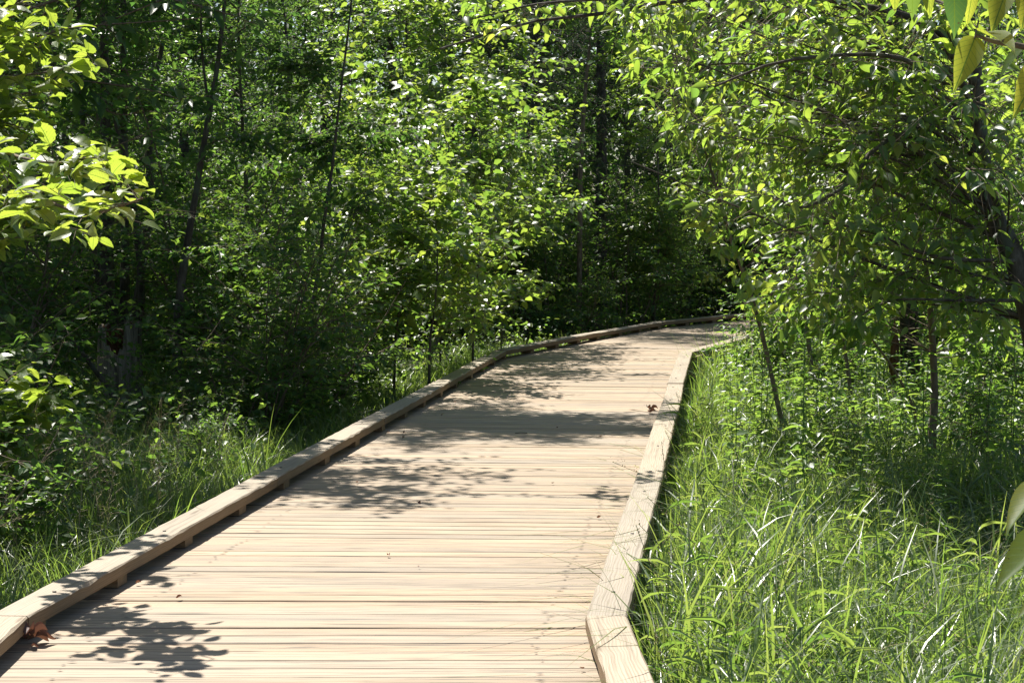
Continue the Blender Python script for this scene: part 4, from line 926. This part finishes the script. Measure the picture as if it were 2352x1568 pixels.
# seed heads on fine stalks
for _ in range(34):
    y0 = 9.5+3.5*gr.random(); x0 = xl(y0)-.45-1.3*gr.random(); z0 = ground_z(x0, y0); hh = .75+.3*gr.random()
    st = spline([[x0, y0, z0], [x0+gr.normal()*.04, y0+gr.normal()*.04, z0+hh*.6], [x0+gr.normal()*.12, y0+gr.normal()*.1, z0+hh]], 8); tubes(g, st, np.full(8, .0013), 3, 1)
    nb = 26; q = 3+4*gr.random(nb); j = q.astype(int).clip(0, 6); b0 = st[j]*(1-(q-j))[:, None]+st[j+1]*(q-j)[:, None]
    dd = unit(gr.normal(size=(nb, 3))+[0, 0, .5])*(.03+.06*gr.random(nb))[:, None]
    tubes(g, np.stack([b0, b0+dd], 1), np.full((nb, 2), .0006), 3, 1)
    leaves(g, b0+dd, dd, np.tile(UP, (nb, 1)), .008, .45, 'far', 1, None, False)
g.obj('grass', [M_GRASS, M_SEED], kind='stuff', label='shaded grass between the curb and the left woods', cat='grass')

# low leafy ground cover under the shrubs on both sides
g = Geo(); gr = np.random.default_rng(64)
def cover(n, x, y, hmax, L):
    n = len(x); z = ground_z(x, y)+.03+hmax*gr.random(n)**1.4
    a = gr.random(n)*6.28; d = np.stack([np.cos(a), np.sin(a), -.25+.3*gr.normal(size=n)], -1)
    leaves(g, np.stack([x, y, z], -1), d, unit(UP+gr.normal(size=(n, 3))*.35), L*(.6+.7*gr.random(n)), .6, 'mid', 0, np.clip(gr.normal(.4, .2, n), 0, 1))
y = 11.5+27*gr.random(30000)**1.2; x = xl(y)-.9-(.31*y+1.0+xl(y)-.9)*gr.random(30000)
m_ = (y > 16+2*np.sin(x*2)) | (gr.random(30000) < .25); cover(0, x[m_], y[m_], .7, .075)
y = 34+12*gr.random(9000); x = -3+13*gr.random(9000); m_ = ((x < xl(y)-.5) | (x > xr(y)+.8)) ; cover(0, x[m_], y[m_], .9, .09)
x, y = sample(7000, 6.5, 14, right(.1, 6)); cover(0, x, y, .32, .05)
x, y = sample(14000, 12, 36, right(.4, 9)); cover(0, x, y, .62, .075)
g.obj('ground_cover', [M_HERB], kind='stuff', label='low leafy ground cover under the trees', cat='ground cover')

# ------------------------------------------------------------------ single herbs
def proto_herb(seed, H, nl, L, wr, kind, droop=.2, spread=.3):
    rng = np.random.default_rng(seed); a, b2 = Geo(), Geo()
    st = spline([[0, 0, -.05], [rng.normal()*.02, rng.normal()*.02, H*.5], [rng.normal()*.07, rng.normal()*.07, H]], 10)
    tubes(a, st, .004*(1-.6*np.linspace(0, 1, 10)), 5)
    f = np.linspace(.22, 1, nl); q = f*9; j = np.minimum(q.astype(int), 8); pos = st[j]*(1-(q-j))[:, None]+st[j+1]*(q-j)[:, None]
    az = np.arange(nl)*2.4+rng.random(); el = -droop+(f-.5)*.9
    d = np.stack([np.cos(az)*np.cos(el), np.sin(az)*np.cos(el), np.sin(el)], -1)+rng.normal(size=(nl, 3))*.1
    leaves(b2, pos, d, unit(UP+rng.normal(size=(nl, 3))*spread), L*(.75+.4*rng.random(nl))*(1-.45*f**3), wr, kind, 0, np.clip(rng.normal(.5, .15, nl), 0, 1))
    return a.mesh('herb_stem', [M_HERB]), b2.mesh('herb_leaves', [M_HERB])
HERB = [proto_herb(71, .85, 26, .11, .26, 'long'), proto_herb(72, .7, 22, .10, .24, 'long'), proto_herb(73, .55, 12, .10, .55, 'mid', .1), proto_herb(74, .42, 8, .12, .8, 'serrate', .05), proto_herb(75, 1.0, 30, .12, .2, 'long')]
HN = ['willow leaved herb', 'slim leaved herb', 'oval leaved seedling', 'broad round leaved weed', 'tall narrow leaved herb']
def herb(x, y, k, sc, label, group=None):
    root = empty('herb', (x, y, ground_z(x, y)), hr.random()*6.28, label=label, cat='herb', group=group); root.scale = (sc, sc, sc)
    for nm, me in zip(('stem', 'foliage'), HERB[k]):
        o = bpy.data.objects.new(nm, me); COL.objects.link(o); o.parent = root
hr = np.random.default_rng(99); cnt = 0
while cnt < 260:
    y = 10+16*hr.random()**.7; x = xr(y)+BW+.35+(.30*y-xr(y))*hr.random()
    if x > .29*y: continue
    k = int(hr.choice([0, 1, 2, 4], p=[.36, .28, .16, .2])); px = fx(x, y)
    where = ('in the open grass by the curb' if x < xr(y)+1.1 else ('around the slanting sapling' if px < 1880 else ('in front of the furrowed trunk' if px < 2180 else 'in the shade at the right edge')))
    where += ', near the camera' if y < 13 else (', farther back' if y > 19 else '')
    herb(x, y, k, .85+.7*hr.random()*(1 if y > 13 else .3), f'{HN[k]} {where}', f'{HN[k]}s {where}'); cnt += 1
for (px, py, k, sc, lab) in [(240, 1235, 3, .8, 'seedling with broad pale leaves standing against the left curb'), (145, 1345, 3, .6, 'small bright seedling at the foot of the left curb near the corner'), (2240, 1330, 3, 1.1, 'large round leaved weed in the shade at the right edge of the grass'), (1570, 1640, 3, .7, 'round leaved weed at the bottom beside the curb end'), (1780, 1620, 3, .8, 'round leaved weed in the grass at the bottom of the picture'), (1890, 1500, 3, .9, 'broad round leaved weed in the middle of the near grass'), (1965, 1330, 3, .8, 'broad leaved weed in the middle of the tall grass'),
                             (740, 985, 4, 1.0, 'tall sunlit herb standing by the left curb under the slender sapling'), (545, 985, 4, 1.1, 'tall pale stemmed herb in the shade right of the stump'), (190, 985, 2, 1.2, 'leafy seedling at the left foot of the stump'), (245, 1010, 2, 1.3, 'leafy seedling in front of the stump'), (330, 1000, 2, 1.2, 'leafy seedling at the right foot of the stump'), (60, 1000, 0, 1.1, 'herb in the shade at the left edge'), (430, 1020, 4, .9, 'shaded herb between the stump and the curb')]:
    p = at_height(px, py, GZ); herb(p[0], p[1], k, sc, lab)

# ------------------------------------------------------------------ litter lying on the planks
def dry_leaf(name, label, p, seed, mat, n=1, L=.075, curl=1.2, cat='leaf'):
    rng = np.random.default_rng(seed); g = Geo()
    for q in range(n):
        U, Wd = 10, 6; u = np.linspace(0, 1, U+1)[:, None]; v = np.linspace(-1, 1, Wd+1)[None]
        wdt = .30*np.sin(math.pi*u**.8)+.01; c1 = curl*(.7+.6*rng.random()); ang = v*c1*1.3
        y_ = L*wdt*np.sin(ang)/1.2*np.ones_like(u); z_ = L*wdt*(1-np.cos(ang)) + L*.12*np.sin(u*5+rng.random()*6)+.012
        x_ = L*(u-.5)*np.ones_like(v)
        a = rng.random()*6.28; ox, oy = rng.normal(size=2)*L*.35*(n > 1); oz = .012*q
        X = x_*math.cos(a)-y_*math.sin(a)+ox; Y = x_*math.sin(a)+y_*math.cos(a)+oy
        idx = np.arange((U+1)*(Wd+1)).reshape(U+1, Wd+1)
        g.add(np.stack([X, Y, z_+oz], -1), np.stack([idx[:-1, :-1], idx[1:, :-1], idx[1:, 1:], idx[:-1, 1:]], -1).reshape(-1, 4), 0, rng.random())
    o = g.obj(name, [mat], label=label, cat=cat); o.location = p; return o
dry_leaf('dry_leaf_cluster', 'curled brown dead leaf cluster lying by the near end of the left curb', at_height(76, 1478, 0.003), 5, M_DRY, 5, .085)
dry_leaf('dry_leaf_cluster', 'small brown dead leaf cluster beside the right curb', at_height(1495, 948, 0.003), 6, M_DRY, 4, .075)
dry_leaf('fallen_leaf', 'fresh green leaf sprig lying beside the left curb', at_height(1057, 888, 0.003), 7, M_LEAF, 4, .10, .4)
dry_leaf('dry_leaf', 'tiny brown leaf on the sunlit planks near the left curb joint', at_height(892, 1279, 0.003), 8, M_DRY, 1, .03)
dry_leaf('dry_leaf', 'tiny brown leaf on the planks near the right curb', at_height(1375, 1192, 0.003), 9, M_DRY, 1, .03)
dry_leaf('dry_leaf', 'tiny rusty leaf in the middle of the sunlit planks', at_height(963, 1160, 0.003), 10, M_DRY, 1, .035)
dry_leaf('dry_leaf', 'tiny brown leaf at the near edge of the planks by the kinked curb', at_height(1337, 1540, 0.003), 11, M_DRY, 1, .025)
LIT = np.random.default_rng(14)
for k in range(16):
    yy = 7.2+14*LIT.random()**1.3; side = LIT.random() < .6; xx = xl(yy)+.05+.35*LIT.random()**2 if side else xr(yy)-.06-.9*LIT.random()
    dry_leaf('leaf_scrap', 'tiny scrap of dead leaf lying on the planks '+('along the left curb' if side else 'toward the right curb'), (xx, yy, .003), 30+k, M_DRY, 1, .014+.02*LIT.random(), cat='leaf')['group'] = 'leaf scraps on the planks'
g = Geo(); p = at_height(1197, 994, .006); tubes(g, np.array([[[-.05, 0, 0], [0, .004, .003], [.05, 0, .0]]]), np.full((1, 3), .0035), 5, 0, True)
o = g.obj('twig', [M_BARK], label='short dark twig lying on the shaded planks', cat='twig'); o.location = p
